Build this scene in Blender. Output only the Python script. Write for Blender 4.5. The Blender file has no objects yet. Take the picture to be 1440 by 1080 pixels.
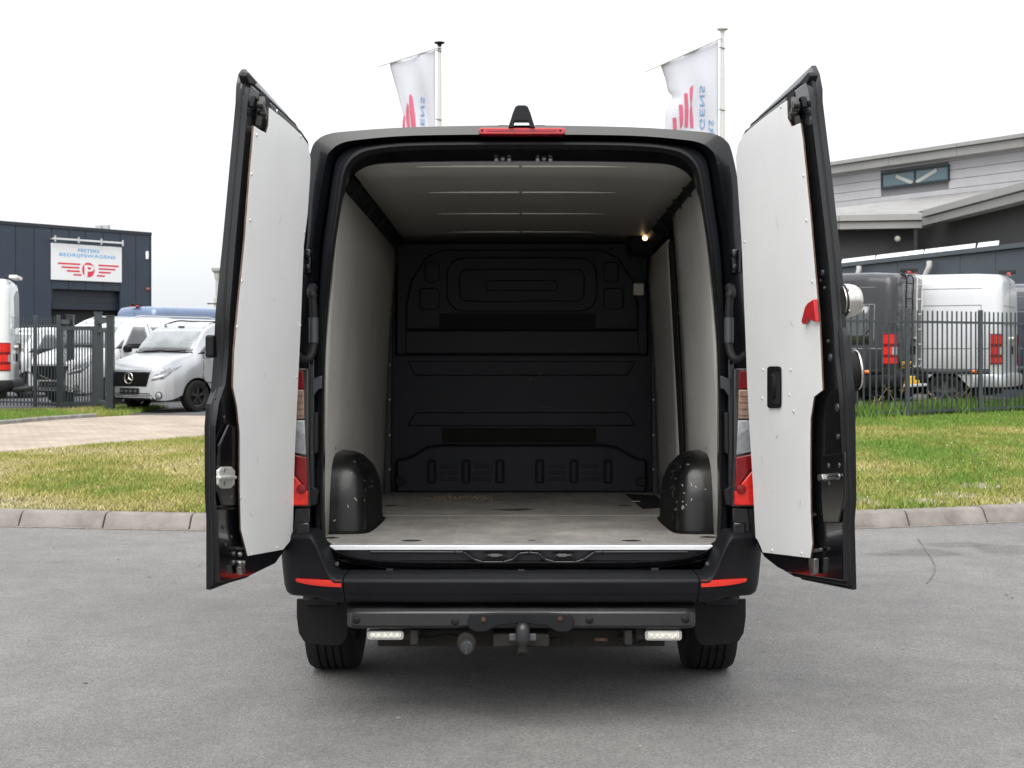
import bpy, math, random
import numpy as np
from mathutils import Vector, Matrix, noise
from mathutils.bvhtree import BVHTree
R = math.radians
random.seed(7); rng = np.random.default_rng(7)
scene = bpy.context.scene
COL = scene.collection

# ------------------------------------------------------------------ camera
CAMY, CAMZ, FPX, CX, CY = -5.6, 1.5, 1990.0, 733.0, 488.0
cd = bpy.data.cameras.new('camera'); cam = bpy.data.objects.new('camera', cd); COL.objects.link(cam)
cam.location = (0, CAMY, CAMZ); cam.rotation_euler = (R(90), 0, 0)
cd.sensor_fit = 'HORIZONTAL'; cd.sensor_width = 36; cd.lens = FPX / 1440 * 36
cd.shift_x = -(CX - 720) / 1440; cd.shift_y = (CY - 540) / 1440
cd.clip_start = .1; cd.clip_end = 3000
cd.dof.use_dof = True; cd.dof.focus_distance = 5.5; cd.dof.aperture_fstop = 11.0
scene.camera = cam

# ------------------------------------------------------------------ overcast sky and a weak veiled sun
SUN_EL, SUN_AZ = R(52), R(190)      # azimuth clockwise from +Y (north): behind the camera, to the left
w = bpy.data.worlds.new('World'); scene.world = w; w.use_nodes = True
nt = w.node_tree; nt.nodes.clear()
sky = nt.nodes.new('ShaderNodeTexSky'); sky.sky_type = 'NISHITA'; sky.sun_disc = False
sky.sun_elevation = SUN_EL; sky.sun_rotation = SUN_AZ; sky.air_density = 1; sky.dust_density = 4; sky.ozone_density = 1
hs = nt.nodes.new('ShaderNodeHueSaturation'); hs.inputs['Saturation'].default_value = .12
mx = nt.nodes.new('ShaderNodeMix'); mx.data_type = 'RGBA'; mx.inputs['Factor'].default_value = .72
mx.inputs['B'].default_value = (8.0, 8.25, 8.5, 1)     # the even white cloud layer
bg = nt.nodes.new('ShaderNodeBackground'); bg.inputs['Strength'].default_value = .11
out = nt.nodes.new('ShaderNodeOutputWorld')
nt.links.new(sky.outputs['Color'], hs.inputs['Color']); nt.links.new(hs.outputs['Color'], mx.inputs['A'])
# overcast dome: paler overhead than at the horizon, with faint cloud structure
tcw = nt.nodes.new('ShaderNodeTexCoord'); sp = nt.nodes.new('ShaderNodeSeparateXYZ'); nt.links.new(tcw.outputs['Generated'], sp.inputs[0])
gr_ = nt.nodes.new('ShaderNodeMapRange'); gr_.inputs['To Min'].default_value = .55; gr_.inputs['To Max'].default_value = 1.24; nt.links.new(sp.outputs['Z'], gr_.inputs['Value'])
mpw = nt.nodes.new('ShaderNodeMapping'); mpw.inputs['Scale'].default_value = (1, 1, 3.2); nt.links.new(tcw.outputs['Generated'], mpw.inputs['Vector'])
cn = nt.nodes.new('ShaderNodeTexNoise'); cn.inputs['Scale'].default_value = 2.6; cn.inputs['Detail'].default_value = 7; cn.inputs['Roughness'].default_value = .55; nt.links.new(mpw.outputs['Vector'], cn.inputs['Vector'])
cm = nt.nodes.new('ShaderNodeMapRange'); cm.inputs['From Min'].default_value = .3; cm.inputs['From Max'].default_value = .7; cm.inputs['To Min'].default_value = .93; cm.inputs['To Max'].default_value = 1.08; nt.links.new(cn.outputs['Fac'], cm.inputs['Value'])
mm = nt.nodes.new('ShaderNodeMath'); mm.operation = 'MULTIPLY'; nt.links.new(gr_.outputs['Result'], mm.inputs[0]); nt.links.new(cm.outputs['Result'], mm.inputs[1])
vm = nt.nodes.new('ShaderNodeVectorMath'); vm.operation = 'SCALE'; nt.links.new(mx.outputs['Result'], vm.inputs[0]); nt.links.new(mm.outputs[0], vm.inputs['Scale'])
nt.links.new(vm.outputs[0], bg.inputs['Color']); nt.links.new(bg.outputs[0], out.inputs['Surface'])
sd = bpy.data.lights.new('sun', 'SUN'); sd.energy = 1.1; sd.angle = R(60); sd.color = (1, .965, .91)
sun = bpy.data.objects.new('sun', sd); COL.objects.link(sun)
dirv = Vector((math.sin(SUN_AZ) * math.cos(SUN_EL), math.cos(SUN_AZ) * math.cos(SUN_EL), math.sin(SUN_EL)))
sun.rotation_euler = dirv.to_track_quat('Z', 'Y').to_euler(); sun.location = (-8, -12, 18)
scene.view_settings.view_transform = 'Standard'; scene.view_settings.look = 'None'
scene.view_settings.exposure = 1.2; scene.view_settings.gamma = 1; scene.view_settings.use_curve_mapping = False
scene.render.engine = 'CYCLES'
scene.cycles.use_denoising = True
scene.cycles.max_bounces = 10; scene.cycles.diffuse_bounces = 6; scene.cycles.glossy_bounces = 5
scene.cycles.sample_clamp_indirect = 6

# ------------------------------------------------------------------ projection helpers (to read sizes off the photograph)
def P(px, py, D):
    return Vector(((px - CX) * D / FPX, CAMY + D, CAMZ - (py - CY) * D / FPX))
class Wall:
    """a vertical plane through two photo columns at known distances"""
    def __init__(s, pa, da, pb, db):
        s.a = P(pa, CY, da); s.b = P(pb, CY, db)
        d = (s.b - s.a); d.z = 0; s.d = d.normalized(); s.n = Vector((s.d.y, -s.d.x, 0))
        if s.n.y > 0: s.n = -s.n                    # faces the camera
    def at(s, px, py, off=0):
        o = Vector((0, CAMY, CAMZ)); r = P(px, py, 1) - o
        t = (s.a + s.n * off - o).dot(s.n) / r.dot(s.n); return o + r * t
    def col(s, px, z, off=0):
        q = s.at(px, CY, off); return Vector((q.x, q.y, z))

RAKE = R(-1.9)
RX = Matrix.Rotation(RAKE, 3, 'X'); RXI = RX.inverted()
CAML = RXI @ Vector((0, CAMY, CAMZ))
def ray_l(px, py):
    return RXI @ Vector(((px - CX) / FPX, 1, -(py - CY) / FPX))
def VP(px, py, y):
    d = ray_l(px, py); t = (y - CAML.y) / d.y; return CAML + d * t
def VZ(px, py, z):
    d = ray_l(px, py); t = (z - CAML.z) / d.z; return CAML + d * t

# ------------------------------------------------------------------ materials
MATS = {}
def M(name, col, rough=.5, metal=0., coat=0., var=0., vscale=4., bump=0., bscale=60., spec=.5, emit=None, estr=0, trans=0, col2=None, fac=(.4, .6), stretch=None):
    m = bpy.data.materials.new(name); m.use_nodes = True; n = m.node_tree.nodes; l = m.node_tree.links
    b = n['Principled BSDF']
    b.inputs['Base Color'].default_value = (*col, 1); b.inputs['Roughness'].default_value = rough
    b.inputs['Metallic'].default_value = metal; b.inputs['Coat Weight'].default_value = coat; b.inputs['Coat Roughness'].default_value = .04
    b.inputs['Specular IOR Level'].default_value = spec
    b.inputs['Transmission Weight'].default_value = trans
    if emit: b.inputs['Emission Color'].default_value = (*emit, 1); b.inputs['Emission Strength'].default_value = estr
    if var or bump or col2:
        tc = n.new('ShaderNodeTexCoord'); src = tc.outputs['Object']
        if stretch:
            mp = n.new('ShaderNodeMapping'); mp.inputs['Scale'].default_value = stretch; l.new(src, mp.inputs['Vector']); src = mp.outputs['Vector']
    if var or col2:
        nz = n.new('ShaderNodeTexNoise'); nz.inputs['Scale'].default_value = vscale; nz.inputs['Detail'].default_value = 6; nz.inputs['Roughness'].default_value = .65
        l.new(src, nz.inputs['Vector'])
        rp = n.new('ShaderNodeValToRGB'); rp.color_ramp.elements[0].position = fac[0]; rp.color_ramp.elements[1].position = fac[1]
        c2 = col2 or tuple(min(1, c * (1 + var)) for c in col); c1 = col if col2 else tuple(c * (1 - var) for c in col)
        rp.color_ramp.elements[0].color = (*c1, 1); rp.color_ramp.elements[1].color = (*c2, 1)
        l.new(nz.outputs['Fac'], rp.inputs['Fac']); l.new(rp.outputs['Color'], b.inputs['Base Color'])
        mr = n.new('ShaderNodeMapRange'); mr.inputs['To Min'].default_value = max(0, rough - .08); mr.inputs['To Max'].default_value = min(1, rough + .08)
        l.new(nz.outputs['Fac'], mr.inputs['Value']); l.new(mr.outputs['Result'], b.inputs['Roughness'])
    if bump:
        nb = n.new('ShaderNodeTexNoise'); nb.inputs['Scale'].default_value = bscale; nb.inputs['Detail'].default_value = 4
        l.new(src, nb.inputs['Vector'])
        bp = n.new('ShaderNodeBump'); bp.inputs['Strength'].default_value = bump; bp.inputs['Distance'].default_value = .01
        l.new(nb.outputs['Fac'], bp.inputs['Height']); l.new(bp.outputs['Normal'], b.inputs['Normal'])
    MATS[name] = m; return m

paint_black = M('black_paint', (.003, .0033, .0046), .2, spec=.32, coat=.45, var=.15, vscale=3)
paint_inner = M('black_inner_paint', (.0032, .0036, .005), .2, spec=.3, coat=.5, var=.2, vscale=9, bump=.03, bscale=30)
plastic_dark = M('charcoal_plastic', (.0085, .009, .0108), .5, spec=.2, var=.12, vscale=6, bump=.05, bscale=900)
plastic_flap = M('black_plastic', (.007, .007, .0078), .55, spec=.2, var=.2, vscale=8, bump=.08, bscale=300)
rubber = M('rubber', (.006, .006, .0066), .62, spec=.3, var=.15, vscale=12, bump=.05, bscale=200)
tyre_mat = M('tyre', (.009, .0088, .0085), .8, var=.3, vscale=14, bump=.2, bscale=80, spec=.3)
beam_mat = M('beam_paint', (.0065, .007, .008), .4, coat=.3, var=.25, vscale=8)
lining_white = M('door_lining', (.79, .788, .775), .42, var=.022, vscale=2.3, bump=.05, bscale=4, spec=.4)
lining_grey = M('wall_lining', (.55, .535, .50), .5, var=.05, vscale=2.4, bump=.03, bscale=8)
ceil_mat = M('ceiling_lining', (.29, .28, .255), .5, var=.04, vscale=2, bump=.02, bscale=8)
bulk_mat = M('bulkhead_plastic', (.0115, .0125, .0195), .5, spec=.35, var=.12, vscale=3, bump=.15, bscale=260)
bulk_dark = M('bulkhead_recess', (.004, .004, .0045), .8, var=.3, vscale=8)
bulk_brown = M('bulkhead_tape', (.010, .009, .007), .85, var=.4, vscale=10)
dark_metal = M('dark_inner_metal', (.005, .0052, .006), .5, var=.3, vscale=10)
arch_mat = M('wheel_box', (.005, .005, .0052), .3, coat=.15, spec=.35, bump=.18, bscale=11, col2=(.010, .010, .0098), vscale=5)
chrome = M('chrome', (.62, .60, .56), .22, metal=1, var=.12, vscale=20)
steel = M('zinc_steel', (.30, .30, .29), .42, metal=1, var=.2, vscale=25)
striker_mat = M('striker_plate', (.66, .66, .62), .35, metal=.55, var=.1, vscale=20)
sill_mat = M('sill_aluminium', (.80, .81, .83), .34, metal=.6, var=.06, vscale=6, stretch=(1, 12, 12))
dirty_steel = M('dirty_steel', (.010, .009, .008), .85, col2=(.024, .016, .010), vscale=30, fac=(.45, .75))
rust_mat = M('rusty_bolt', (.04, .018, .008), .8, var=.5, vscale=60)
red_lens = M('red_lens', (.17, .002, .004), .2, coat=.25, var=.15, vscale=40, spec=.3)
red_bright = M('red_bright_lens', (.55, .013, .006), .2, coat=.3, var=.15, vscale=50, spec=.4)
red_reflector = M('red_reflector', (.72, .022, .008), .2, coat=.8, var=.08, vscale=90)
brake_red = M('brake_light_lens', (.42, .018, .026), .2, coat=.6, var=.08, vscale=30)
amber_lens = M('amber_lens', (.27, .17, .125), .2, coat=.5, var=.12, vscale=60)
clear_lens = M('clear_lens', (.30, .31, .32), .15, coat=.6, var=.12, vscale=60)
lamp_cream = M('lamp_lens', (.80, .79, .70), .25, coat=.8, var=.12, vscale=70)
red_plastic = M('red_plastic', (.45, .014, .018), .4, var=.1, vscale=20)
screw_mat = M('screw_head', (.62, .62, .60), .3, metal=.3)
beige_box = M('beige_plastic', (.55, .53, .46), .5)
glow = M('lamp_glow', (1, .7, .4), .4, emit=(1, .62, .32), estr=2.2)
glass_dark = M('dark_glass', (.010, .012, .014), .04, spec=.9, coat=1)
glass_screen = M('windscreen_glass', (.15, .165, .17), .05, spec=.9, coat=1, var=.3, vscale=1.6)  # base colour lightened and mottled to stand in for reflected sky

# ------------------------------------------------------------------ mesh helpers
def tag(o, label=None, cat=None, group=None, kind=None):
    if label: o['label'] = label
    if cat: o['category'] = cat
    if group: o['group'] = group
    if kind: o['kind'] = kind
    return o
def empty(name, loc=(0, 0, 0), rz=0, label=None, cat=None, group=None, parent=None):
    o = bpy.data.objects.new(name, None); COL.objects.link(o); o.location = loc; o.rotation_euler = (0, 0, rz); o.empty_display_size = .2
    if parent: o.parent = parent
    return tag(o, label, cat, group)
def link_mesh(name, me, parent=None):
    o = bpy.data.objects.new(name, me); COL.objects.link(o)
    if parent: o.parent = parent
    return o
class G:
    """collects faces for one mesh"""
    def __init__(s): s.v = []; s.f = []; s.m = []; s.mi = 0
    def add(s, vs, fs):
        k = len(s.v); s.v += [tuple(q) for q in vs]; s.f += [tuple(k + i for i in f) for f in fs]; s.m += [s.mi] * len(fs); return s
    def box(s, c, d, rot=None):
        vs = []
        for x in (-.5, .5):
            for y in (-.5, .5):
                for z in (-.5, .5):
                    q = Vector((x * d[0], y * d[1], z * d[2]))
                    if rot: q = rot @ q
                    vs.append(Vector(c) + q)
        return s.add(vs, [(0, 1, 3, 2), (4, 6, 7, 5), (0, 4, 5, 1), (2, 3, 7, 6), (0, 2, 6, 4), (1, 5, 7, 3)])
    def bar(s, a, b, wx, wy, up=(0, 0, 1)):
        a, b = Vector(a), Vector(b); d = (b - a).normalized(); u = Vector(up)
        if abs(d.dot(u)) > .95: u = Vector((1, 0, 0))
        x = d.cross(u).normalized() * wx / 2; y = x.cross(d).normalized() * wy / 2
        vs = [p + i * x + j * y for p in (a, b) for i, j in ((-1, -1), (1, -1), (1, 1), (-1, 1))]
        return s.add(vs, [(3, 2, 1, 0), (4, 5, 6, 7), (0, 1, 5, 4), (1, 2, 6, 5), (2, 3, 7, 6), (3, 0, 4, 7)])
    def loft(s, rings, closed=True, cap=(False, False)):
        k = len(s.v); n = len(rings[0]); fs = []
        vs = [q for r in rings for q in r]
        for i in range(len(rings) - 1):
            for j in range(n if closed else n - 1):
                j2 = (j + 1) % n; fs.append((i * n + j, i * n + j2, (i + 1) * n + j2, (i + 1) * n + j))
        if cap[0]: fs.append(tuple(range(n))[::-1])
        if cap[1]: fs.append(tuple((len(rings) - 1) * n + j for j in range(n)))
        return s.add(vs, fs)
    def tube(s, pts, r, n=10, cap=True):
        pts = [Vector(p) for p in pts]; rings = []; prev = None
        for i, p in enumerate(pts):
            d = (pts[min(i + 1, len(pts) - 1)] - pts[max(i - 1, 0)]).normalized()
            if prev is None: u = d.orthogonal().normalized()
            else: u = (prev - d * prev.dot(d)).normalized()
            prev = u; v = d.cross(u); rr = r[i] if isinstance(r, (list, tuple)) else r
            rings.append([p + (u * math.cos(a) + v * math.sin(a)) * rr for a in [2 * math.pi * j / n for j in range(n)]])
        return s.loft(rings, True, (cap, cap))
    def lathe(s, prof, c, axis=(0, 0, 1), n=24, cap=(True, True)):
        ax = Vector(axis).normalized(); u = ax.orthogonal().normalized(); v = ax.cross(u); c = Vector(c)
        return s.loft([[c + ax * h + (u * math.cos(a) + v * math.sin(a)) * r for a in [2 * math.pi * j / n for j in range(n)]] for r, h in prof], True, cap)
    def prism(s, poly, off):
        """poly: 3D points in one plane; off: vector"""
        n = len(poly); off = Vector(off); vs = [Vector(p) for p in poly] + [Vector(p) + off for p in poly]
        return s.add(vs, [tuple(range(n))[::-1], tuple(range(n, 2 * n))] + [(i, (i + 1) % n, n + (i + 1) % n, n + i) for i in range(n)])
    def build(s, name, mat, parent=None, smooth=35, bevel=0, seg=2, solid=0):
        me = bpy.data.meshes.new(name); me.from_pydata(s.v, [], s.f)
        for m in (mat if isinstance(mat, (list, tuple)) else [mat]): me.materials.append(m)
        if len(set(s.m)) > 1: me.polygons.foreach_set('material_index', s.m)
        import bmesh
        bm = bmesh.new(); bm.from_mesh(me); bmesh.ops.recalc_face_normals(bm, faces=bm.faces); bm.to_mesh(me); bm.free()
        o = link_mesh(name, me, parent)
        if solid:
            md = o.modifiers.new('solid', 'SOLIDIFY'); md.thickness = solid; md.offset = -1
        if bevel:
            md = o.modifiers.new('bevel', 'BEVEL'); md.width = bevel; md.segments = seg; md.limit_method = 'ANGLE'; md.angle_limit = R(35); md.harden_normals = False
        if smooth:
            me.polygons.foreach_set('use_smooth', [True] * len(me.polygons)); me.set_sharp_from_angle(angle=R(smooth))
        me.update(); return o
def crom(pts, k=4, closed=False):
    """Catmull-Rom through the points"""
    pts = [Vector(p) for p in pts]; n = len(pts); o = []
    for i in range(n if closed else n - 1):
        g = (lambda j: pts[j % n]) if closed else (lambda j: pts[max(0, min(n - 1, j))])
        p0, p1, p2, p3 = g(i - 1), g(i), g(i + 1), g(i + 2)
        for t in [j / k for j in range(k)]:
            o.append(.5 * ((2 * p1) + (p2 - p0) * t + (2 * p0 - 5 * p1 + 4 * p2 - p3) * t * t + (3 * p1 - p0 - 3 * p2 + p3) * t ** 3))
    if not closed: o.append(pts[-1])
    return o
def rrect(x0, y0, x1, y1, r, n=4):
    o = []
    for cx, cy, a0 in ((x1 - r, y1 - r, 0), (x0 + r, y1 - r, 90), (x0 + r, y0 + r, 180), (x1 - r, y0 + r, 270)):
        for j in range(n + 1):
            a = R(a0 + 90 * j / n); o.append((cx + r * math.cos(a), cy + r * math.sin(a)))
    return o
def copy_tree(o, parent=None):
    c = o.copy(); COL.objects.link(c); c.parent = parent
    for ch in list(o.children): copy_tree(ch, c)
    return c
def text_mesh(s, size=1.0, spacing=1.0, bold=0):
    """outline of a word in the built-in font: 2D vertices and faces, centred"""
    cu = bpy.data.curves.new('t', 'FONT'); cu.body = s; cu.size = size; cu.space_character = spacing; cu.offset = bold; cu.align_x = 'CENTER'; cu.resolution_u = 3
    o = bpy.data.objects.new('t', cu); COL.objects.link(o)
    dg = bpy.context.evaluated_depsgraph_get(); me = bpy.data.meshes.new_from_object(o.evaluated_get(dg))
    vs = [tuple(v.co) for v in me.vertices]; fs = [tuple(p.vertices) for p in me.polygons]
    bpy.data.objects.remove(o); bpy.data.curves.remove(cu); bpy.data.meshes.remove(me)
    return vs, fs
def sstep(a, b, x):
    t = max(0., min(1., (x - a) / (b - a))); return t * t * (3 - 2 * t)
# ================================================================== the ground
def structure(o): o['kind'] = 'structure'; return o
_kp = np.polyfit([-4.365, -2.566, 0.2, 2.766, 4.38], [6.25, 5.925, 5.84, 6.06, 6.62], 3)
def yk(x):                                     # road edge of the kerb
    xc = max(-4.6, min(4.6, x)); sl = np.polyval(np.polyder(_kp), xc)
    return float(np.polyval(_kp, xc) + sl * (x - xc))
def zg(x, y):                                  # height of the land behind the kerb
    t = sstep(0, 3, x) * sstep(0, 12, y - yk(x))
    return .125 + .155 * t
def grid_sheet(name, mat, fn, nu, nv, smooth=True):
    g = G(); vs = [fn(i / nu, j / nv) for j in range(nv + 1) for i in range(nu + 1)]
    g.add(vs, [(j * (nu + 1) + i, j * (nu + 1) + i + 1, (j + 1) * (nu + 1) + i + 1, (j + 1) * (nu + 1) + i) for j in range(nv) for i in range(nu)])
    o = g.build(name, mat, smooth=60)
    if o.data.polygons[0].normal.z < 0: o.data.flip_normals()
    return structure(o)

def asphalt_mat(name, base, var):
    m = M(name, base, .86, spec=.35); n = m.node_tree.nodes; l = m.node_tree.links; b = n['Principled BSDF']
    tc = n.new('ShaderNodeTexCoord')
    def nz(scale, detail=5, rough=.6):
        q = n.new('ShaderNodeTexNoise'); q.inputs['Scale'].default_value = scale; q.inputs['Detail'].default_value = detail; q.inputs['Roughness'].default_value = rough
        l.new(tc.outputs['Object'], q.inputs['Vector']); return q
    def ramp(src, c0, c1, p0, p1):
        r = n.new('ShaderNodeValToRGB'); r.color_ramp.elements[0].position = p0; r.color_ramp.elements[1].position = p1
        r.color_ramp.elements[0].color = (*c0, 1); r.color_ramp.elements[1].color = (*c1, 1); l.new(src, r.inputs['Fac']); return r.outputs['Color']
    def mul(a, b_, f=1):
        q = n.new('ShaderNodeMix'); q.data_type = 'RGBA'; q.blend_type = 'MULTIPLY'; q.inputs['Factor'].default_value = f
        l.new(a, q.inputs['A']); l.new(b_, q.inputs['B']); return q.outputs['Result']
    vor = n.new('ShaderNodeTexVoronoi'); vor.inputs['Scale'].default_value = 130; l.new(tc.outputs['Object'], vor.inputs['Vector'])
    stones = ramp(vor.outputs['Color'], tuple(c * .74 for c in base), tuple(c * 1.26 for c in base), .15, .9)
    fine = ramp(nz(420, 3).outputs['Fac'], (.72,) * 3, (1.28,) * 3, .3, .7)
    big = ramp(nz(.55, 6, .7).outputs['Fac'], (1 - var, 1 - var, 1 - var), (1.06, 1.055, 1.04), .32, .62)
    med = ramp(nz(3.2, 6, .7).outputs['Fac'], (.88, .88, .885), (1.07, 1.07, 1.065), .35, .65)
    c = mul(mul(mul(stones, fine), big), med); l.new(c, b.inputs['Base Color'])
    bp = n.new('ShaderNodeBump'); bp.inputs['Strength'].default_value = .55; bp.inputs['Distance'].default_value = .006
    l.new(vor.outputs['Distance'], bp.inputs['Height']); l.new(bp.outputs['Normal'], b.inputs['Normal']); return m
road_mat = asphalt_mat('road_asphalt', (.174, .169, .166), .18)
yard_mat = asphalt_mat('yard_asphalt', (.095, .095, .097), .2)
kerb_mat = M('kerb_concrete', (.125, .108, .096), .9, bump=.3, bscale=70, col2=(.225, .205, .188), vscale=3.2, fac=(.3, .6))
edge_mat = M('edging_concrete', (.17, .16, .155), .9, bump=.25, bscale=60, col2=(.25, .24, .23), vscale=5)

# road: a flat sheet from far behind the camera to just under the kerb
grid_sheet('road', road_mat, lambda u, v: (lambda x: Vector((x, -60 + (yk(x) + .05 + 60) * v, 0)))(-60 + 120 * u), 120, 3)
# sandy gutter joint along the kerb foot
g_ = G(); xs = np.linspace(-14, 14, 90)
rows = [[Vector((x, yk(x) - .035 - .02 * noise.noise((x * 3, 0, 1)), .004)) for x in xs], [Vector((x, yk(x) + .02, .004)) for x in xs]]
g_.loft(rows, closed=False)
structure(g_.build('gutter_joint', M('gutter_sand', (.25, .215, .18), .95, var=.25, vscale=20)))

# land behind the kerb
def soil_mat():
    m = M('verge_ground', (.1, .1, .05), .95, spec=.2); n = m.node_tree.nodes; l = m.node_tree.links; b = n['Principled BSDF']
    tc = n.new('ShaderNodeTexCoord')
    def nz(scale, detail=5):
        q = n.new('ShaderNodeTexNoise'); q.inputs['Scale'].default_value = scale; q.inputs['Detail'].default_value = detail; q.inputs['Roughness'].default_value = .7
        l.new(tc.outputs['Object'], q.inputs['Vector']); return q.outputs['Fac']
    r = n.new('ShaderNodeValToRGB'); e = r.color_ramp.elements
    e[0].position = .34; e[0].color = (.13, .15, .045, 1); e[1].position = .64; e[1].color = (.27, .235, .13, 1)
    k = e.new(.5); k.color = (.19, .19, .08, 1)
    l.new(nz(.9, 7), r.inputs['Fac'])
    r2 = n.new('ShaderNodeValToRGB'); r2.color_ramp.elements[0].position = .3; r2.color_ramp.elements[0].color = (.62, .62, .6, 1); r2.color_ramp.elements[1].position = .7; r2.color_ramp.elements[1].color = (1.15, 1.15, 1.1, 1)
    l.new(nz(28, 4), r2.inputs['Fac'])
    q = n.new('ShaderNodeMix'); q.data_type = 'RGBA'; q.blend_type = 'MULTIPLY'; q.inputs['Factor'].default_value = 1
    l.new(r.outputs['Color'], q.inputs['A']); l.new(r2.outputs['Color'], q.inputs['B']); l.new(q.outputs['Result'], b.inputs['Base Color'])
    bp = n.new('ShaderNodeBump'); bp.inputs['Strength'].default_value = .6; bp.inputs['Distance'].default_value = .03
    l.new(nz(35, 5), bp.inputs['Height']); l.new(bp.outputs['Normal'], b.inputs['Normal']); return m
verge_mat = soil_mat()
_vv = np.concatenate([np.linspace(0, 30, 41), [45, 80, 200, 600, 1500]])
def land(u, v):
    x = -60 + 120 * u; d = float(_vv[int(round(v * (len(_vv) - 1)))]); y = yk(x) + .2 + d
    xs_ = x * (1 + d / 60) if d > 40 else x
    return Vector((xs_, y, zg(x, y)))
grid_sheet('verge', verge_mat, land, 120, len(_vv) - 1)

# kerb stones
kerb = structure(empty('kerb', (0, 0, 0))); kerb['label'] = 'pale concrete kerb stones curving along the edge of the road'
arc = [-11.0]
while arc[-1] < 11:
    x = arc[-1]; s = (yk(x + .1) - yk(x - .1)) / .2; arc.append(x + .75 / math.hypot(1, s))
off = -2.72 - min(arc, key=lambda a: abs(a + 2.72))     # a joint where the photo shows one
arc = [a + off for a in arc]
prof = [(-.0, -.1), (0, .012), (.012, .03), (.055, .108), (.08, .124), (.105, .128), (.20, .128), (.20, -.1)]
for a, b_ in zip(arc[:-1], arc[1:]):
    g = G(); rings = []; gap = .006; jit = random.uniform(-.004, .004)
    for x in np.linspace(a + gap, b_ - gap, 4):
        s = (yk(x + .05) - yk(x - .05)) / .1; nrm = Vector((-s, 1, 0)).normalized(); o_ = Vector((x, yk(x), jit))
        rings.append([o_ + nrm * p + Vector((0, 0, q)) for p, q in prof])
    g.loft(rings, True, (True, True)); g.build('kerb_stone', kerb_mat, kerb, smooth=40, bevel=.006)

# brick drive from the gate, and the yard behind the fences
def paving_mat():
    m = M('brick_paving', (.45, .38, .3), .85); n = m.node_tree.nodes; l = m.node_tree.links; b = n['Principled BSDF']
    tc = n.new('ShaderNodeTexCoord'); mp = n.new('ShaderNodeMapping'); mp.inputs['Rotation'].default_value = (0, 0, R(24)); l.new(tc.outputs['Object'], mp.inputs['Vector'])
    bt = n.new('ShaderNodeTexBrick'); bt.inputs['Scale'].default_value = 1; bt.inputs['Brick Width'].default_value = .21; bt.inputs['Row Height'].default_value = .105
    bt.inputs['Mortar Size'].default_value = .008; bt.inputs['Color1'].default_value = (.38, .315, .255, 1); bt.inputs['Color2'].default_value = (.33, .27, .22, 1); bt.inputs['Mortar'].default_value = (.22, .185, .145, 1)
    l.new(mp.outputs['Vector'], bt.inputs['Vector'])
    nz = n.new('ShaderNodeTexNoise'); nz.inputs['Scale'].default_value = 1.3; nz.inputs['Detail'].default_value = 6; l.new(tc.outputs['Object'], nz.inputs['Vector'])
    r = n.new('ShaderNodeValToRGB'); r.color_ramp.elements[0].position = .35; r.color_ramp.elements[0].color = (.82, .8, .79, 1); r.color_ramp.elements[1].position = .65; r.color_ramp.elements[1].color = (1.08, 1.07, 1.05, 1)
    l.new(nz.outputs['Fac'], r.inputs['Fac'])
    q = n.new('ShaderNodeMix'); q.data_type = 'RGBA'; q.blend_type = 'MULTIPLY'; q.inputs['Factor'].default_value = 1
    l.new(bt.outputs['Color'], q.inputs['A']); l.new(r.outputs['Color'], q.inputs['B']); l.new(q.outputs['Result'], b.inputs['Base Color'])
    bp = n.new('ShaderNodeBump'); bp.inputs['Strength'].default_value = .4; bp.inputs['Distance'].default_value = .005; bp.invert = True
    l.new(bt.outputs['Fac'], bp.inputs['Height']); l.new(bp.outputs['Normal'], b.inputs['Normal']); return m
def GP(px, py, h=.125):                         # photo point on level ground at height h
    D = (CAMZ - h) * FPX / (py - CY); q = P(px, py, D); return Vector((q.x, q.y, h))
near = [GP(x, y) for x, y in ((-260, 652), (-100, 644), (0, 636.5), (60, 632), (120, 627), (145, 625), (200, 621), (290, 614), (420, 604), (560, 594))]
far = [GP(x, y) for x, y in ((-260, 613), (-100, 604), (0, 597.5), (60, 592), (120, 588), (145, 586.5), (200, 584), (290, 583.5), (420, 581), (560, 578))]
near = crom(near, 3); far = crom(far, 3)
g = G(); g.loft([[p + Vector((0, 0, .004)) for p in near]] + [[a.lerp(b_, t) + Vector((0, 0, .004)) for a, b_ in zip(near, far)] for t in (.33, .66, 1)], closed=False)
structure(g.build('driveway', paving_mat()))
def in_drive(x, y):
    if x < near[0].x: return near[0].y - .4 < y < far_y(x) + .05
    for i in range(len(near) - 1):
        if near[i].x <= x < near[i + 1].x:
            t = (x - near[i].x) / (near[i + 1].x - near[i].x)
            return near[i].y + t * (near[i + 1].y - near[i].y) - .05 < y and y < far_y(x) + .05
    return False
def far_y(x):
    for i in range(len(far) - 1):
        if far[i].x <= x < far[i + 1].x:
            t = (x - far[i].x) / (far[i + 1].x - far[i].x); return far[i].y + t * (far[i + 1].y - far[i].y)
    return 1e9
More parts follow.
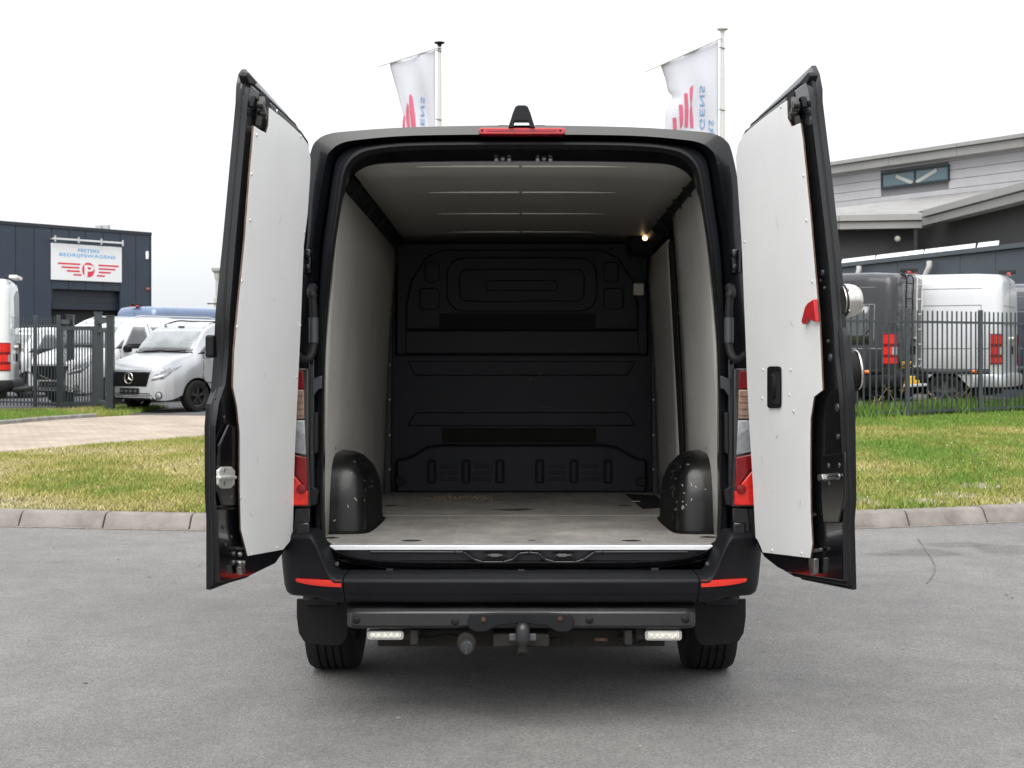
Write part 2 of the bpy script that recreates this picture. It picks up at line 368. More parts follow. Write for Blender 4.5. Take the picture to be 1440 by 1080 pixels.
# low edging stones between the drive and the grass strip under the fence
edging = structure(empty('edging', (0, 0, 0))); edging['label'] = 'low grey concrete edging between the brick drive and the grass strip'
ep = [p for p in far if p.x < P(136, 500, 27.5).x]
for a, b_ in zip(ep[:-1], ep[1:]):
    n_ = max(1, int(round((b_ - a).length / .98)))
    for k in range(n_):
        q0, q1 = a.lerp(b_, k / n_ + .004), a.lerp(b_, (k + 1) / n_ - .004); d = (q1 - q0).normalized(); nn = Vector((-d.y, d.x, 0))
        ee = G(); ee.loft([[q0 + nn * p + Vector((0, 0, z)) for p, z in ((0, -.08), (0, .06), (.02, .075), (.10, .075), (.10, -.08))], [q1 + nn * p + Vector((0, 0, z)) for p, z in ((0, -.08), (0, .06), (.02, .075), (.10, .075), (.10, -.08))]], True, (True, True))
        ee.build('edging_stone', edge_mat, edging, smooth=30)
# yards
yl = [P(-700, 570, 31.2), P(60, 570, 31.9), P(136, 570, 31.5), P(160, 570, 28.6), P(300, 570, 28.2), P(733, 570, 28.2)]
g = G(); g.loft([[Vector((p.x, p.y, .133)) for p in yl], [Vector((p.x * 2.2 - 3, 90, .133)) for p in yl]], closed=False); structure(g.build('yard', yard_mat))
yr = [P(1040, 570, 26.0), P(1205, 570, 26.0), P(1379, 570, 27.6), P(1600, 570, 30)]
g = G(); g.loft([[Vector((p.x, p.y, .286)) for p in yr], [Vector((p.x * 2.2, 90, .286)) for p in yr]], closed=False); structure(g.build('yard', yard_mat))

# darker tyre smears on the road to the right: worn into the asphalt's own colour
def add_smears(m, lst):
    n = m.node_tree.nodes; l = m.node_tree.links; b = n['Principled BSDF']; src = b.inputs['Base Color'].links[0].from_socket
    tc = n.new('ShaderNodeTexCoord'); nz = n.new('ShaderNodeTexNoise'); nz.inputs['Scale'].default_value = 4; nz.inputs['Detail'].default_value = 6; l.new(tc.outputs['Object'], nz.inputs['Vector'])
    for px, py, wx, wy, dk in lst:
        c = GP(px, py, 0); D = c.y - CAMY; sx = wx * D / FPX; sy = wy * D * D / (FPX * CAMZ)
        v = n.new('ShaderNodeVectorMath'); v.operation = 'SUBTRACT'; v.inputs[1].default_value = c; l.new(tc.outputs['Object'], v.inputs[0])
        q = n.new('ShaderNodeVectorMath'); q.operation = 'MULTIPLY'; q.inputs[1].default_value = (1 / sx, 1 / sy, 0); l.new(v.outputs[0], q.inputs[0])
        ln = n.new('ShaderNodeVectorMath'); ln.operation = 'LENGTH'; l.new(q.outputs[0], ln.inputs[0])
        ad = n.new('ShaderNodeMath'); ad.operation = 'MULTIPLY_ADD'; ad.inputs[1].default_value = 1.4; ad.inputs[2].default_value = -.7; l.new(nz.outputs['Fac'], ad.inputs[0])
        sm_ = n.new('ShaderNodeMath'); sm_.operation = 'ADD'; l.new(ln.outputs['Value'], sm_.inputs[0]); l.new(ad.outputs[0], sm_.inputs[1])
        mr = n.new('ShaderNodeMapRange'); mr.interpolation_type = 'SMOOTHSTEP'; mr.inputs['From Min'].default_value = .55; mr.inputs['From Max'].default_value = 1.1; mr.inputs['To Min'].default_value = dk; mr.inputs['To Max'].default_value = 1; l.new(sm_.outputs[0], mr.inputs['Value'])
        x = n.new('ShaderNodeMix'); x.data_type = 'RGBA'; x.blend_type = 'MULTIPLY'; x.inputs['Factor'].default_value = 1; l.new(src, x.inputs['A']); l.new(mr.outputs['Result'], x.inputs['B']); src = x.outputs['Result']
    l.new(src, b.inputs['Base Color'])
add_smears(road_mat, ((1340, 766, 52, 4.5, .70), (1412, 772, 44, 10, .72), (1302, 777, 56, 6.5, .70), (1246, 780, 30, 3.2, .74), (92, 791, 26, 2.5, .86), (90, 812, 40, 2.0, .9), (560, 985, 60, 6, .9)))
tl = crom([GP(1291, 757, .005), GP(1302, 773, .005), GP(1311, 787, .005), GP(1315, 799, .005), GP(1310, 812, .005), GP(1303, 820, .005)], 4)
g = G(); g.loft([[p + Vector((-.004 - .003 * math.sin(i * 1.7), 0, 0)) for i, p in enumerate(tl)], [p + Vector((.004 + .002 * math.sin(i * 2.1), 0, 0)) for i, p in enumerate(tl)]], closed=False)
structure(g.build('tar_line', M('tar', (.095, .093, .091), .7)))

# ------------------------------------------------------------------ grass
def grass_mat():
    m = M('grass_blades', (.2, .2, .06), .75, spec=.2); n = m.node_tree.nodes; l = m.node_tree.links; b = n['Principled BSDF']
    at = n.new('ShaderNodeAttribute'); at.attribute_name = 'tint'; l.new(at.outputs['Color'], b.inputs['Base Color'])
    b.inputs['Subsurface Weight'].default_value = 0
    return m
gm = grass_mat()
C_GREEN = np.array((.185, .24, .048)); C_LUSH = np.array((.12, .22, .034)); C_YEL = np.array((.37, .33, .11)); C_STRAW = np.array((.47, .40, .26))
def dryness(x, y):
    d = y - yk(x)
    n1 = noise.fractal((x * .45, y * .28, 3.1), 1, 2, 5) * .55 + noise.noise((x * 2.2, y * 1.2, 9)) * .22
    base = .52 if x < 0 else .39
    base += .38 * (1 - sstep(.2, 2.6, d)) if x > 0 else .16 * (1 - sstep(.2, 2.5, d))
    if x > 0: base -= .14 * sstep(8, 12, d)
    return max(0., min(1., base + n1))
def grass(name, pts, hmin, hmax, label, lush=0.):
    N = len(pts); V = np.zeros((N * 3, 3)); Cc = np.zeros((N * 3, 4)); Cc[:, 3] = 1
    a = rng.uniform(0, 2 * np.pi, N); h = rng.uniform(hmin, hmax, N); wd = rng.uniform(.004, .010, N); ln = rng.uniform(.1, .9, N) * h; la = rng.uniform(0, 2 * np.pi, N)
    for i, (x, y) in enumerate(pts):
        z = zg(x, y) - .004; k = 3 * i; ca, sa = math.cos(a[i]) * wd[i], math.sin(a[i]) * wd[i]
        dr = dryness(x, y) - lush + rng.normal(0, .1); hh = h[i] * (1 - .35 * max(0, min(1, dr)))
        V[k] = (x - ca, y - sa, z); V[k + 1] = (x + ca, y + sa, z); V[k + 2] = (x + math.cos(la[i]) * ln[i], y + math.sin(la[i]) * ln[i], z + hh)
        if dr < .3: c = C_LUSH + (C_GREEN - C_LUSH) * max(0, dr) / .3
        elif dr < .6: c = C_GREEN + (C_YEL - C_GREEN) * (dr - .3) / .3
        else: c = C_YEL + (C_STRAW - C_YEL) * min(1, (dr - .6) / .35)
        Cc[k:k + 3, :3] = c * rng.uniform(.72, 1.2)
    me = bpy.data.meshes.new(name); me.vertices.add(N * 3); me.vertices.foreach_set('co', V.ravel()); me.loops.add(N * 3); me.loops.foreach_set('vertex_index', np.arange(N * 3, dtype=np.int32))
    me.polygons.add(N); me.polygons.foreach_set('loop_start', np.arange(0, N * 3, 3, dtype=np.int32)); me.update(calc_edges=True)
    ca_ = me.color_attributes.new('tint', 'FLOAT_COLOR', 'POINT'); ca_.data.foreach_set('color', Cc.ravel()); me.materials.append(gm)
    o = link_mesh(name, me); return tag(o, label, 'grass', None, 'stuff')
def scatter(n, x0, x1, d0, d1, test, bias=1.0):
    o = []
    while len(o) < n:
        x = random.uniform(x0, x1); d = d0 + (d1 - d0) * random.random() ** bias; y = yk(x) + .2 + d
        if not test(x, y): continue
        dr = dryness(x, y)
        if dr > .82 and random.random() < .75: continue        # bare trodden patches
        if dr > .62 and random.random() < .35: continue
        o.append((x, y))
    return o
def vis(x, y, p0, p1, m):                       # inside a wedge seen from the camera, widened for a step to the side
    D = y - CAMY; px = CX + x * FPX / D; return p0 - m < px < p1 + m
left_pts = scatter(105000, -10, -1.2, -.02, 12, lambda x, y: y < (GP(0, 636).y + 6) and not in_drive(x, y) and vis(x, y, 0, 290, 130) and (far_y(x) > 1e8 or y < far_y(x)), 1.1)
grass('grass', left_pts, .03, .07, 'short yellowing grass on the verge between the road and the brick drive')
right_pts = scatter(100000, 1.5, 9.5, -.02, 14, lambda x, y: vis(x, y, 1205, 1440, 130), 1.1)
grass('grass', right_pts, .03, .075, 'green grass with dry patches on the verge before the right fence', .06)
mid_pts = scatter(70000, -5, 6.5, -.02, 13, lambda x, y: not in_drive(x, y) and not vis(x, y, 0, 290, 110) and not vis(x, y, 1205, 1440, 110) and y < 18 and (far_y(x) > 1e8 or y < far_y(x)), 1.1)
grass('grass', mid_pts, .03, .075, 'short grass on the verge hidden behind the open black van', .03)
strip = []
while len(strip) < 20000:
    x = random.uniform(-13.5, -7.4); y0 = far_y(x) + .1
    y = random.uniform(y0, y0 + 6.5)
    if y < 26.4 - .29 * (x + 9) and x < P(150, 500, 27).x: strip.append((x, y))
grass('grass', strip, .06, .16, 'green grass strip at the foot of the left fence', .3)
# taller weeds along the right fence
wp_ = []
for k in range(70):
    px = random.uniform(1200, 1470); D = 24.0 + (px - 1205) * .0125 + random.uniform(-.25, .5); c = P(px, 500, D); r_ = random.uniform(.05, .22)
    for _ in range(110): wp_.append((c.x + random.gauss(0, r_), c.y + random.gauss(0, r_)))
grass('weeds', wp_, .10, .34, 'tall green weeds growing through the foot of the right fence', .38)['category'] = 'weeds'
sg = G()
for px, hgt in ((1226, .42), (1231, .5), (1237, .36), (1262, .55), (1266, .62), (1322, .42), (1346, .5), (1350, .4), (1358, .34), (1433, .4), (1437, .5), (1290, .38)):
    D = 24.2 + (px - 1205) * .0125 + random.uniform(-.1, .6); b0 = P(px, 500, D); b0.z = zg(b0.x, b0.y); lean = Vector((random.uniform(-.25, .25), random.uniform(-.1, .1), 0))
    pts = [b0 + lean * (t * t) + Vector((0, 0, hgt * t)) for t in (0, .25, .5, .75, 1)]
    sg.tube(pts, [.006, .005, .005, .004, .003], 5)
    for _ in range(14):
        t = random.uniform(.55, 1); q = b0 + lean * t * t + Vector((0, 0, hgt * t)); e = Vector((random.uniform(-.07, .07), random.uniform(-.05, .05), random.uniform(.0, .06)))
        sg.add([q, q + e * .5 + Vector((.012, 0, .0)), q + e], [(0, 1, 2)])
tag(sg.build('dry_stalks', M('dry_stalk', (.34, .26, .14), .9, var=.3, vscale=9), smooth=0), 'dry straw coloured weed stalks standing along the right fence', 'weeds', None, 'stuff')
# clover heads and bits of bare soil
cg = G()
for _ in range(130):
    if random.random() < .35: x, y = random.choice(left_pts)
    else: x, y = random.choice(right_pts)
    if dryness(x, y) > .6: continue
    r_ = random.uniform(.004, .008); z = zg(x, y) + random.uniform(.045, .085); cg.lathe([(r_ * .5, -r_), (r_, 0), (r_ * .5, r_)], (x, y, z), n=6)
tag(cg.build('clover_flowers', M('clover', (.55, .53, .46), .8), smooth=0), 'small white clover heads scattered through the verge grass', 'flowers', None, 'stuff')
pale = M('bare_soil', (.25, .21, .16), .95, var=.25, vscale=6, bump=.5, bscale=30)
for lst in (((1345, 692, 42, 5), (1300, 700, 40, 3.5), (1385, 680, 30, 5), (1216, 700, 22, 6), (1322, 585, 24, 3)),):
    bs = G()
    for px, py, wx, wy in lst:
        c = GP(px, py, .16); D = c.y - CAMY; sx = wx * D / FPX; sy = wy * D * D / (FPX * 1.35); n_ = 22; vs = []
        for i in range(n_):
            a = 2 * math.pi * i / n_; k = 1 + .5 * noise.noise((math.cos(a) * 1.6 + px, math.sin(a) * 1.6, 2)); x, y = c.x + math.cos(a) * sx * k, c.y + math.sin(a) * sy * k
            vs.append(Vector((x, y, zg(x, y) + .004)))
        cen = Vector((c.x, c.y, zg(c.x, c.y) + .02)); bs.add(vs + [cen], [(i, (i + 1) % n_, n_) for i in range(n_)])
    structure(bs.build('bare_soil', pale))

# loose grit and crumbs on the road, thicker along the kerb
gb = G()
for _ in range(900):
    if random.random() < .6: x = random.uniform(-7, 7); y = yk(x) - .02 - abs(random.gauss(0, .10))
    else: x = random.uniform(-5, 5); y = random.uniform(-2.8, 5.6)
    r_ = random.uniform(.002, .006); a = random.uniform(0, 3); c = Vector((x, y, .0)); ca, sa = math.cos(a) * r_, math.sin(a) * r_
    gb.add([c + Vector((ca, sa, 0)), c + Vector((-sa, ca, 0)), c + Vector((-ca * 1.3, -sa * 1.2, 0)), c + Vector((sa, -ca * .8, 0)), c + Vector((ca * .2, 0, r_ * .9))], [(0, 1, 4), (1, 2, 4), (2, 3, 4), (3, 0, 4)])
tag(gb.build('gravel', M('grit', (.24, .22, .20), .9, var=.5, vscale=3), smooth=0), 'loose grit and small stones along the kerb foot', 'gravel', None, 'stuff')
lf = G()
for px, py in ((1423, 841), (1416, 837), (281, 796), (75, 771), (166, 787), (210, 812), (1270, 912), (1330, 980), (40, 900), (120, 960), (318, 894), (1130, 880), (560, 1010), (900, 1050), (1400, 1010), (250, 1040)):
    c = GP(px, py, .003); a = random.uniform(0, 6); r_ = random.uniform(.010, .020); u = Vector((math.cos(a), math.sin(a), 0)) * r_; v_ = Vector((-math.sin(a), math.cos(a), 0)) * r_ * .5
    lf.add([c - u, c + v_ + Vector((0, 0, .006)), c + u + Vector((0, 0, .003)), c - v_], [(0, 1, 2), (0, 2, 3)])
tag(lf.build('litter', M('leaf_bits', (.20, .18, .15), .9, var=.5, vscale=2), smooth=0), 'small pale leaf and paper scraps lying on the road', 'litter', None, 'stuff')
# ================================================================== the open cargo van
van = empty('cargo_van', (0, 0, 0), 0, 'open black cargo van seen from behind, its rear doors lined with white boards swung wide', 'van')
van.rotation_euler = (RAKE, 0, 0)
def lab(o, t): o['label'] = t; return o
def loop(half, y):
    """rear frame loop from half a list of (photo offset, photo row[, depth]); top centre -> bottom centre, mirrored"""
    h = []
    for q in half:
        p = VP(CX + q[0], q[1], q[2] if len(q) > 2 else y); h.append(p)
    full = h + [Vector((-p.x, p.y, p.z)) for p in h[-2:0:-1]]
    return crom(full, 4, True)
L0 = loop([(0, 179.5), (150, 182), (238, 187.5), (268, 191.5), (284, 200), (292.5, 215), (302, 262), (308, 330), (315, 420), (321, 511), (330, 640), (333, 730), (331, 770), (150, 800), (0, 800)], .05)
L1 = loop([(0, 189), (150, 190.5), (225, 196), (252, 201), (266, 210), (274, 224), (284, 280), (292, 335), (296, 420), (299, 511), (299, 640), (299, 735), (290, 770), (200, 798), (0, 800)], -.01)
L2 = loop([(0, 197), (150, 198), (218, 203), (243, 209), (257, 221), (263, 238), (272, 300), (279, 350), (284, 420), (289, 511), (290, 640), (290, 735), (279, 772), (200, 797), (0, 799)], .07)
L3 = loop([(0, 198.5), (150, 199.5), (213, 205), (237, 212), (250, 225), (257, 243), (266, 300), (273, 350), (279.5, 420), (285, 511), (287, 640), (287, 735), (275, 774), (200, 794), (0, 796)], .04)
L3b = loop([(0, 199), (150, 200), (212, 205.5), (235, 213), (248, 226), (255, 244), (263, 300), (270, 350), (276, 420), (281.5, 511), (283, 640), (283, 735), (271, 772), (200, 791), (0, 794)], .03)
L4 = loop([(0, 203), (150, 204.5), (209, 210), (231, 218), (244, 231), (251, 250), (259.5, 305), (267, 355), (273, 420), (279, 511), (280.5, 640), (280.5, 735), (268, 770), (200, 789), (0, 791.5)], -.005)
L5 = loop([(0, 210), (150, 211.5), (204, 216), (226, 224), (239, 237), (247, 256), (256, 310), (263.5, 358), (270, 420), (276, 511), (278, 640), (278, 735), (265, 768), (200, 787), (0, 788)], .05)
L6 = loop([(0, 226), (150, 227.5), (200, 230), (225, 238), (239, 251), (247, 268), (258, 321), (266, 400), (270, 440), (274.5, 511), (275.5, 640), (275.5, 735), (266, 765, .1), (200, 773, .045), (0, 774, .045)], .2)
nL = len(L0)
# outer skin
def body_ring(y, kx, kz, zb):
    out_ = []
    for p in L0:
        z = p.z
        if z < .62: z = .62
        z2 = .62 + (z - .62) * kz
        out_.append(Vector((p.x * kx, y + (p.z - 1.4) * 0, z2)))
    return out_
g = G(); rings = [L1, [Vector((p.x * 1.002, .0, p.z)) for p in L0], [Vector((p.x * 1.012, .05, p.z)) for p in L0]]
for y, kx in ((.15, 1.03), (.4, 1.045), (.7, 1.052)): rings.append([Vector((p.x * kx, y, p.z + .012 * sstep(1.5, 2.3, p.z))) for p in L0])
ws = [(1.5, 1.055, 1), (2.5, 1.055, 1), (3.6, 1.05, 1), (3.95, 1.045, .985), (4.2, 1.03, .93), (4.5, 1.01, .78), (4.75, .99, .62), (4.9, .97, .53), (5.15, .94, .46), (5.35, .88, .38), (5.45, .74, .30)]
for y, kx, kz in ws: rings.append([Vector((p.x * kx, y, .62 + (max(.62, p.z) - .62) * kz)) for p in L0])
g.loft(rings, True, (False, True)); g.build('body', paint_black, van, smooth=40)
# lower body sides, with the wheel openings
AXR, AXF, WR = 1.02, 4.60, .345
def wheel_z(y): return WR + y * math.tan(-RAKE)       # local height of an axle that rests on the level road
g = G()
for s in (-1, 1):
    ys = np.linspace(.60, 5.4, 90); top = []; bot = []
    for y in ys:
        kx = np.interp(y, [0, .4, 1.5, 3.6, 4.5, 4.9, 5.15, 5.35, 5.45], [1.01, 1.045, 1.055, 1.05, 1.01, .97, .94, .88, .74]); xb = .937 * kx
        zb = .44
        for a in (AXR, AXF):
            dd = abs(y - a)
            if dd < .43: zb = max(zb, wheel_z(a) + math.sqrt(max(0, .43 ** 2 - dd ** 2)) * .93)
        top.append(Vector((s * xb, y, .80))); bot.append(Vector((s * xb * .985, y, zb)))
    g.loft([top, bot, [b_ + Vector((-s * .12, 0, 0)) for b_ in bot]], False)
g.build('side_sill', plastic_dark, van, smooth=40)
g = G(); g.box((0, 2.9, .50), (1.5, 5.0, .06)); g.build('underbody', dark_metal, van, smooth=0)
# door seat recess (gloss), flange and rubber seal, jamb
g = G(); g.loft([L1, [p + Vector((0, .03, 0)) for p in L2], L2], True); g.build('door_seat', paint_black, van, smooth=50)
g = G(); g.loft([L2, L3, L3b], True); g.build('door_flange', M('flange_paint', (.026, .028, .035), .34, coat=.4), van, smooth=50)
g = G(); g.loft([L3b, [a.lerp(b_, .5) + Vector((0, -.014, 0)) for a, b_ in zip(L3b, L4)], L4, [a.lerp(b_, .5) + Vector((0, -.006, 0)) for a, b_ in zip(L4, L5)], L5], True); g.build('door_seal', rubber, van, smooth=70)
g = G(); g.loft([L5, L6], True); g.build('door_jamb', paint_inner, van, smooth=50)
# inner shell behind the linings
inn = [[Vector((p.x * 1.02, .2, p.z)) if True else p for p in L6], [Vector((p.x * 1.12, .26, p.z + (.05 if p.z > 1.5 else 0))) for p in L6], [Vector((p.x * 1.12, 3.3, p.z + (.05 if p.z > 1.5 else 0))) for p in L6]]
inn[0] = L6
g = G(); g.loft(inn, True, (False, True)); g.build('inner_shell', dark_metal, van, smooth=50)
# ------------------------------------------------------------------ load floor
ZF = VZ(CX, 769, .706).z
yseam = VZ(CX, 725, ZF).y; YB = 3.2
def floor_mat():
    m = M('load_floor', (.115, .108, .10), .6, bump=.05, bscale=120, spec=.4); n = m.node_tree.nodes; l = m.node_tree.links; b = n['Principled BSDF']
    tc = n.new('ShaderNodeTexCoord')
    def nz(scale, st, d=6):
        mp = n.new('ShaderNodeMapping'); mp.inputs['Scale'].default_value = st; l.new(tc.outputs['Object'], mp.inputs['Vector'])
        q = n.new('ShaderNodeTexNoise'); q.inputs['Scale'].default_value = scale; q.inputs['Detail'].default_value = d; q.inputs['Roughness'].default_value = .7; l.new(mp.outputs['Vector'], q.inputs['Vector']); return q.outputs['Fac']
    def ramp(src, c0, c1, a, c):
        r = n.new('ShaderNodeValToRGB'); r.color_ramp.elements[0].position = a; r.color_ramp.elements[1].position = c; r.color_ramp.elements[0].color = (*c0, 1); r.color_ramp.elements[1].color = (*c1, 1); l.new(src, r.inputs['Fac']); return r.outputs['Color']
    def mul(a, b_):
        q = n.new('ShaderNodeMix'); q.data_type = 'RGBA'; q.blend_type = 'MULTIPLY'; q.inputs['Factor'].default_value = 1; l.new(a, q.inputs['A']); l.new(b_, q.inputs['B']); return q.outputs['Result']
    c = mul(ramp(nz(2.2, (1, 1, 1)), (.23, .22, .21), (.38, .365, .342), .33, .66), ramp(nz(9, (1, .35, 1)), (.78,) * 3, (1.16, 1.15, 1.12), .3, .68))
    c = mul(c, ramp(nz(60, (1, 1, 1), 3), (.86,) * 3, (1.12,) * 3, .3, .7)); l.new(c, b.inputs['Base Color'])
    # fine scratches in a few directions
    return m
fm = floor_mat()
def slab(name, y0, y1, mat):
    g = G(); g.box((0, (y0 + y1) / 2, ZF - .007), (1.74, y1 - y0, .014)); return g.build(name, mat, van, smooth=0, bevel=.002)
lab(slab('floor_board', .055, yseam - .002, fm), 'grey brown plywood floor board at the sill'); lab(slab('floor_board', yseam + .002, YB - .02, fm), 'grey brown plywood floor board at the bulkhead')
g = G(); A, B_ = VP(469, 766.5, .055), VP(1003, 766.5, .055)
g.box((0, .048, ZF + .0025), (B_.x - A.x, .075, .005)); g.box((0, .0085, ZF - .004), (B_.x - A.x, .004, .018)); g.build('sill_strip', sill_mat, van, smooth=0, bevel=.0015)
# scratches and crumbs on the floor
sc = G()
for a, b_ in (((655, 725), (642, 752)), ((631, 722), (633, 731)), ((589, 727), (577, 745)), ((717, 733), (708, 751)), ((545, 748), (556, 754)), ((860, 742), (835, 744)), ((905, 736), (925, 729)), ((770, 752), (745, 757)), ((660, 750), (675, 747)), ((480, 757), (505, 762)), ((600, 740), (622, 742))):
    p, q = VZ(*a, ZF + .0008), VZ(*b_, ZF + .0008); m_ = p.lerp(q, .5) + Vector((random.uniform(-.01, .01), 0, 0)); sc.loft([[k + Vector((-.0025, 0, 0)) for k in (p, m_, q)], [k + Vector((.0025, 0, 0)) for k in (p, m_, q)]], False)
tag(sc.build('floor_scratch', M('bare_wood', (.42, .35, .25), .8), van, smooth=0), kind='stuff')
jn = G(); jn.box((0, yseam, ZF + .0004), (1.5, .005, .0016)); jn.build('floor_joint', M('joint_wood', (.40, .36, .30), .8), van, smooth=0)
sd_ = G()
for _ in range(260):
    px, py = random.gauss(645, 30), random.gauss(700, 2.0)
    if random.random() < .25: px, py = random.uniform(560, 900), random.uniform(697, 706)
    p = VZ(px, py, ZF + .001)
    if p.y > 3.08: continue
    r_ = random.uniform(.002, .005); sd_.add([p + Vector((-r_, 0, 0)), p + Vector((r_, 0, 0)), p + Vector((0, .006, 0)), p + Vector((0, 0, .004))], [(0, 1, 3), (1, 2, 3), (2, 0, 3)])
tag(sd_.build('sawdust', M('sawdust', (.34, .26, .14), .9), van, smooth=0), kind='stuff')
def lash(px, py):
    g = G(); c = VZ(px, py, ZF + .0015); n_ = 20
    g.add([c + Vector((.042 * math.cos(a), .028 * math.sin(a), 0)) for a in [2 * math.pi * i / n_ for i in range(n_)]], [tuple(range(n_))])
    g.build('lashing_recess', bulk_dark, van, smooth=0)
    r = G(); r.tube([c + Vector((-.025, 0, -.001)), c + Vector((-.02, .004, .001)), c + Vector((.02, .004, .001)), c + Vector((.025, 0, -.001))], .002, 6); r.build('lashing_ring', dark_metal, van, smooth=60)
for q in ((579, 760), (888, 760), (550, 711), (879, 711), (463, 756), (998, 755)): lash(*q)
for px, py, wx, wy in ((720, 717, 24, 1.6), (738, 716, 14, 1.2), (748, 760, 5, .8)):
    c = VZ(px, py, ZF + .0009); D = c.y + 5.6; n_ = 20; g = G()
    g.add([c + Vector((math.cos(a) * wx * D / FPX * (1 + .3 * math.sin(3 * a)), math.sin(a) * wy * D * D / FPX / .8, 0)) for a in [2 * math.pi * i / n_ for i in range(n_)]], [tuple(range(n_))])
    g.build('floor_scuff', M('scuff_%d' % px, (.05, .048, .046), .8), van, smooth=0)

# ------------------------------------------------------------------ ceiling and side linings
ZC = 2.285
g = G(); nx = 10
rows = []
for y in np.linspace(.22, 3.13, 8): rows.append([Vector((x, y, ZC - .025 * (x / .72) ** 4)) for x in np.linspace(-.715, .768, nx + 1)])
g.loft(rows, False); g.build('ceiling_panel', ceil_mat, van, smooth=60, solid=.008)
for yy in (.31, 1.08, 1.88, 2.73):
    g = G()
    for x0, x1 in ((-.485, -.01), (.005, .485)):
        g.loft([[Vector((x0, yy + a, ZC - b_ - .004)) for a, b_ in ((-.014, 0), (-.008, .008), (.008, .008), (.014, 0))], [Vector((x1, yy + a, ZC - b_ - .004)) for a, b_ in ((-.014, 0), (-.008, .008), (.008, .008), (.014, 0))]], True, (True, True))
    g.build('ceiling_batten', M('batten_%d' % int(yy * 100), (.85, .83, .77), .4), van, smooth=40)
    for x in (-.36, -.16, .03, .25):
        s_ = G(); s_.lathe([(.006, 0), (.006, .003), (.003, .005)], (x, yy + .1, ZC - .001), (0, 0, -1), 8); s_.build('screw', bulk_dark, van)
def side_panel(name, s, ys, zt, mat, zb=None):
    g = G(); rows = []
    for y in ys:
        row = []
        for k in range(9):
            t = k / 8; zt_ = zt(y) if callable(zt) else zt; z0 = zb(y) if callable(zb) else (zb or ZF); z = z0 + (zt_ - z0) * t
            row.append(Vector((s * (.842 - .065 * ((z - ZF) / 1.5) ** 1.6), y, z)))
        rows.append(row)
    g.loft(rows, False); return g.build(name, mat, van, smooth=60, solid=.007)
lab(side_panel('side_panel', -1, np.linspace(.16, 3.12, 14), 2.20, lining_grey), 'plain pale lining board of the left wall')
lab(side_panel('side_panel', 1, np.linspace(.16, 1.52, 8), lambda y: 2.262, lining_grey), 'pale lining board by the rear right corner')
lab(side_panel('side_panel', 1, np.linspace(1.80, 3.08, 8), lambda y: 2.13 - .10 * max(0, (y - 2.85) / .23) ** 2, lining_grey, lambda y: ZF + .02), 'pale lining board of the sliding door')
# dark pillar strip between the two right boards, widening in the middle
g = G(); g.loft([[Vector((.833 - .065 * ((z - ZF) / 1.5) ** 1.6, y, z)) for y in (1.54, 1.56 + .0, 1.68 + .06 * math.sin((z - .9) * 2.2))] for z in np.linspace(.9, 2.1, 12)], False); g.build('pillar_trim', bulk_dark, van, smooth=50, solid=.01)
# roof rails where walls and ceiling meet, with clips
for s in (-1, 1):
    g = G(); g.loft([[Vector((s * .73, .25, 2.262)), Vector((s * .80, .25, 2.19)), Vector((s * .86, .25, 2.24)), Vector((s * .78, .25, 2.31))], [Vector((s * .725, 3.1, 2.262)), Vector((s * .80, 3.1, 2.18)), Vector((s * .86, 3.1, 2.24)), Vector((s * .78, 3.1, 2.31))]], True, (True, True)); g.build('roof_rail', dark_metal, van, smooth=0, bevel=.01)
    for y in (.75, 1.15, 1.45, 1.95, 2.3):
        c = G(); c.loft([[Vector((s * x, y + e, z)) for x, z in ((.69, 2.272), (.73, 2.25), (.775, 2.20), (.79, 2.165), (.80, 2.2), (.74, 2.28))] for e in (-.022, .022)], True, (True, True)); c.build('panel_clip', bulk_dark, van, smooth=0)
def wall_pt(px, py, s):
    d = ray_l(px, py); x = .838
    for _ in range(6):
        t = (s * x - CAML.x) / d.x; q = CAML + d * t; x = .842 - .065 * (max(0, q.z - ZF) / 1.5) ** 1.6 - .004
    return q
def screws(lst, s, mat, nrm, r=.006):
    for px, py in lst:
        q = wall_pt(px, py, s); g = G(); g.lathe([(r, 0), (r * .9, .0025), (r * .4, .004)], q, nrm, 8); g.build('screw', mat, van)
screws(((504, 424), (479, 522), (496, 526), (495, 605), (479, 636), (536, 529), (527, 531), (513, 531), (486, 470), (518, 300)), -1, screw_mat, (1, 0, 0))
screws(((986, 522), (969, 605), (985, 634), (939, 532), (955, 440), (948, 533), (984, 560), (992, 700)), 1, screw_mat, (-1, 0, 0))
screws(((471, 630),), -1, bulk_dark, (1, 0, 0), .012); screws(((994, 630), (943, 619)), 1, bulk_dark, (-1, 0, 0), .012)
